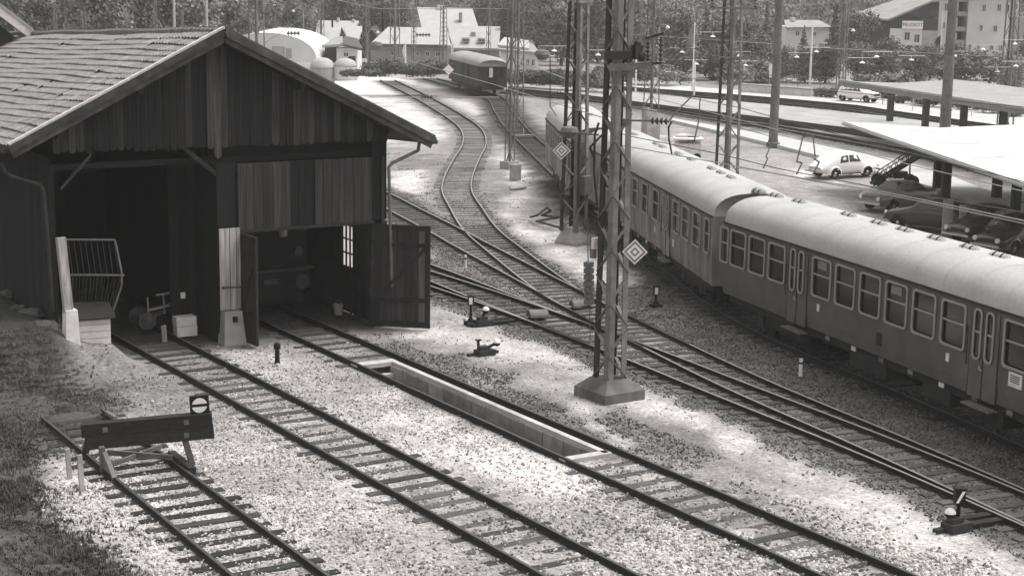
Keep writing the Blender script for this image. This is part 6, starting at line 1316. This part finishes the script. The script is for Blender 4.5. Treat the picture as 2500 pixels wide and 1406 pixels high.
k_ = H[3]; sg = MB().box(((2222-2227.5)*k_, -.35, (135-63)*k_), (50*k_, .12, 19*k_)).build('sign_board', M['white'], H[0])
me = text_mesh('PEUGEOT', .60, 'lettering'); me.materials.append(M['black']); o = link('lettering', me, sg, ((2222-2227.5)*k_, -.42, (135-63)*k_)); o.rotation_euler = (R(90), 0, 0)
# ------------------------------------------------------------------ hillside, wood, trees and bushes
fr2 = np.array([RT[0], RT[1]]); fr2 /= np.linalg.norm(fr2); ff2 = np.array([fwd[0], fwd[1]]); ff2 /= np.linalg.norm(ff2)
Ds = [232, 245, 260, 275, 290, 305, 320, 340, 360, 400, 440]; Ls = np.arange(-420, 461, 20.)
hz = lambda D, l: np.interp(D, [232, 250, 300, 340, 400, 540, 800, 1100], [-.6, .1, 4.5, 11, 26, 60, 80, 90])+2.2*math.sin(l*.021+1)*min(1, max(0, (D-250)/60))+1.3*math.sin(l*.057+D*.03)*min(1, max(0, (D-250)/60))
mb = MB().grid([[(*(ff2*D+fr2*l), hz(D, l)) for l in Ls] for D in Ds]); hill = mb.build('hillside', M['hill'], smooth=True); tag(hill, kind='structure')
def leaf_mesh(name, n, blobs, size, m):
    """random leaf-clump faces spread through several lobes: blobs are (centre, radii)"""
    V = np.zeros((n, 4, 3)); wts = np.array([b[1][0]*b[1][1]*b[1][2] for b in blobs])**.7; wts /= wts.sum(); ch = rng.choice(len(blobs), n, p=wts)
    C = np.array([b[0] for b in blobs])[ch]; Rr = np.array([b[1] for b in blobs])[ch]
    d = rng.normal(size=(n, 3)); d /= np.linalg.norm(d, axis=1)[:, None]; r = rng.random(n)**.6; P = C+d*r[:, None]*Rr*(1+.16*rng.normal(size=(n, 1)))
    nn = d*.7+rng.normal(size=(n, 3))*.7; nn[:, 2] += .35; nn /= np.linalg.norm(nn, axis=1)[:, None]
    a = np.cross(nn, rng.normal(size=(n, 3))); a /= np.linalg.norm(a, axis=1)[:, None]; b = np.cross(nn, a); s_ = size*rng.uniform(.5, 1.25, (n, 1))
    for k, (x, y) in enumerate(((-1, -.55), (.2, -.8), (1, .3), (-.3, .85))): V[:, k] = P+a*s_*x+b*s_*y+nn*s_*rng.uniform(-.15, .15, (n, 1))
    me = bpy.data.meshes.new(name); me.vertices.add(n*4); me.vertices.foreach_set('co', V.astype(np.float32).ravel()); me.loops.add(n*4); me.loops.foreach_set('vertex_index', np.arange(n*4, dtype=np.int32)); me.polygons.add(n); me.polygons.foreach_set('loop_start', np.arange(n, dtype=np.int32)*4); me.update(calc_edges=True); me.materials.append(M[m]); return me
def lobes(h, r, n, z0=.10):
    return [((random.uniform(-.5, .5)*r, random.uniform(-.5, .5)*r, h*(z0+(1-z0)*(i+.5)/n*random.uniform(.85, 1.05))), (r*random.uniform(.4, .62), r*random.uniform(.4, .62), h*random.uniform(.14, .22))) for i in range(n)]
def fir_lobes(h, r): return [((random.uniform(-.1, .1), random.uniform(-.1, .1), h*(.12+.86*i/9)), (r*(1-i/9.5)+.12, r*(1-i/9.5)+.12, h*.06)) for i in range(10)]
VAR = {'broad': [(leaf_mesh('crown', 4600, lobes(8, 4.2, 11), .20, mm), 8) for mm in ('leaf', 'leaf_dark', 'leaf_pale', 'leaf_dark')], 'fir': [(leaf_mesh('crown', 1300, fir_lobes(11, 2.6), .30, 'leaf_dark'), 11) for _ in range(2)],
       'bush': [(leaf_mesh('foliage', 1700, [((random.uniform(-1.6, 1.6), random.uniform(-1, 1), random.uniform(.5, 1.7)), (random.uniform(.7, 1.2), random.uniform(.7, 1.1), random.uniform(.5, .9))) for _ in range(7)], .15, mm), 2.4) for mm in ('leaf', 'leaf_dark', 'leaf_pale')]}
TRK = MB(); TRK.cyl((0, 0, -1), (.1, .05, 4.5), .28, .14, 8).cyl((.1, .05, 3.6), (1.3, .4, 6), .12, .05, 6).cyl((.05, 0, 3), (-1.2, -.5, 5.6), .12, .05, 6).cyl((.1, .05, 4.4), (.2, -.3, 7.0), .13, .04, 6); TRM = TRK.mesh('trunk', M['bark'])
LAB = {'broad': ('broadleaf_tree', 'bushy broadleaf tree at the foot of the wooded slope', 'tree', 'broadleaf trees before the wooded slope'), 'fir': ('fir_tree', 'dark pointed fir tree at the foot of the wooded slope', 'tree', 'fir trees before the wooded slope'), 'bush': ('bush', 'rounded leafy bush growing beyond the far tracks', 'bush', 'bushes beyond the far tracks')}
def plant(kind, px, py, dep, hpx, vi=None, sx=1.0, hedge=False):
    me, h0 = VAR[kind][random.randrange(len(VAR[kind])) if vi is None else vi]; p = AT(px, py, dep); s_ = hpx*K(dep)/h0; nm, lb, ct, gp = LAB[kind]
    lb = place_label(px, py, (('bushy', 'tree'), ('dark pointed', 'fir tree'), ('leafy', 'bush'))[('broad', 'fir', 'bush').index(kind)], ('', 'higher' if hpx > 100 else 'lower') if kind != 'bush' else ('', 'upper' if py < 180 else 'lower')) if not hedge else None
    lb = lb or ('rounded bush in the row along the far tracks' if kind == 'bush' else LAB[kind][1])
    t = thing(nm, lb, ct, p, random.uniform(0, 6.28), gp); t.scale = (s_*sx, s_*sx, s_)
    link('crown' if kind != 'bush' else 'foliage', me, t)
    if kind != 'bush': link('trunk', TRM, t)
    return t
# left, over the shed ridge
for px, py, dep, h in ((20, 130, 150, 190), (90, 120, 160, 150), (170, 125, 170, 170), (250, 130, 150, 200), (330, 125, 165, 175), (400, 128, 170, 190), (470, 130, 160, 170), (560, 135, 180, 180), (640, 120, 210, 140), (700, 110, 230, 130), (730, 105, 235, 120)): plant('broad', px, py, dep, h, random.choice((1, 0, 1, 3)), .95)
for px, py, dep, h in ((290, 120, 190, 190), (860, 100, 245, 140), (930, 90, 250, 130)): plant('fir', px, py, dep, h)
for px, py, dep, h in ((820, 90, 250, 110), (900, 85, 250, 105), (975, 90, 248, 100), (1190, 90, 250, 110), (1250, 110, 225, 120), (1310, 120, 215, 125), (1370, 150, 205, 130), (1430, 150, 215, 150), (1470, 145, 225, 140), (1540, 150, 210, 150), (1600, 160, 215, 140), (1660, 165, 200, 120)): plant('broad', px, py, dep, h, None, 1.0)
# right: dark firs and bushes climbing to the apartment house
for px, py, dep, h in ((1645, 180, 190, 150), (1720, 170, 195, 150), (1760, 180, 185, 130), (1830, 180, 185, 120), (1868, 160, 200, 150), (1960, 150, 190, 85), (2035, 160, 195, 145), (2080, 150, 205, 120), (2110, 120, 228, 115)): plant('fir' if px in (1720, 1868, 1960, 2035) else 'broad', px, py, dep, h, None, .9)
for px, py, dep, h in ((1680, 195, 180, 70), (1740, 200, 180, 80), (1790, 200, 175, 60), (1850, 200, 178, 70), (1920, 195, 180, 80), (1965, 200, 178, 85), (2015, 200, 178, 90), (2090, 200, 175, 90), (2150, 205, 172, 100), (2190, 160, 190, 55), (2225, 175, 185, 70), (2230, 215, 165, 80), (2270, 190, 180, 80), (2320, 205, 172, 90), (2345, 165, 190, 45), (2390, 170, 188, 55), (2400, 210, 168, 75), (2440, 190, 178, 60), (2470, 220, 165, 80), (2300, 160, 192, 40), (2520, 200, 170, 90), (2180, 235, 158, 70), (2120, 230, 160, 60), (2260, 235, 155, 50), (2480, 160, 195, 45)): plant('broad' if h > 78 else 'bush', px, py, dep, h, None, 1.15)
# hedges in front of the houses
for k in range(15): plant('bush', 1232+k*17+random.uniform(-5, 5), 204+k*.6, 158-k*.4, random.uniform(34, 44), random.choice((0, 1)), 1.1, True)
for k in range(13): plant('bush', 905+k*15+random.uniform(-5, 5), 186, 150, random.uniform(26, 42), random.choice((0, 1, 1)), 1.0, True)
for k in range(6): plant('bush', 845+k*15, 190, 140, random.uniform(16, 24), 1, 1.4, True)
for px, py, h in ((2008, 240, 26), (2035, 242, 28), (1998, 236, 20), (2250, 262, 30), (2300, 266, 34), (2360, 272, 30), (2420, 280, 32), (2210, 256, 30), (2480, 288, 30)): plant('bush', px, py, depth(G(px, py, .1)), h, 1, 1.3)
for px, py, h in ((1130, 195, 20), (1640, 205, 50), (1570, 205, 45), (1500, 204, 45)): plant('bush', px, py, 165, h, None, 1.3)
# the wood itself: one mass of crowns up the slope
n_ = 0; B_l = []
for _ in range(1500):
    D = rng.uniform(252, 385); l = rng.uniform(-125, 150); z = hz(D, l); h = rng.uniform(4, 8)*min(1, (D-235)/40); r = rng.uniform(1.6, 3.2); c_ = ff2*D+fr2*l; B_l.append(((c_[0], c_[1], z+h*.55), (r, r, h*.5)))
parts = [leaf_mesh('wood', 62000, B_l[i::3], .27, mm) for i, mm in enumerate(('leaf', 'leaf_pale', 'leaf_pale'))]
for pm in parts: tag(link('wood', pm), kind='stuff')

# ------------------------------------------------------------------ summer haze: one even volume round everything
hm = bpy.data.materials.new('haze'); hm.use_nodes = True; t = hm.node_tree; t.nodes.clear(); ou = t.nodes.new('ShaderNodeOutputMaterial'); pv = t.nodes.new('ShaderNodeVolumePrincipled')
pv.inputs['Color'].default_value = (.95, .94, .92, 1); pv.inputs['Density'].default_value = .00045; pv.inputs['Anisotropy'].default_value = .2; t.links.new(pv.outputs[0], ou.inputs['Volume'])
tag(MB().box((100, 100, 22), (1700, 1700, 56)).build('haze', hm), kind='stuff')
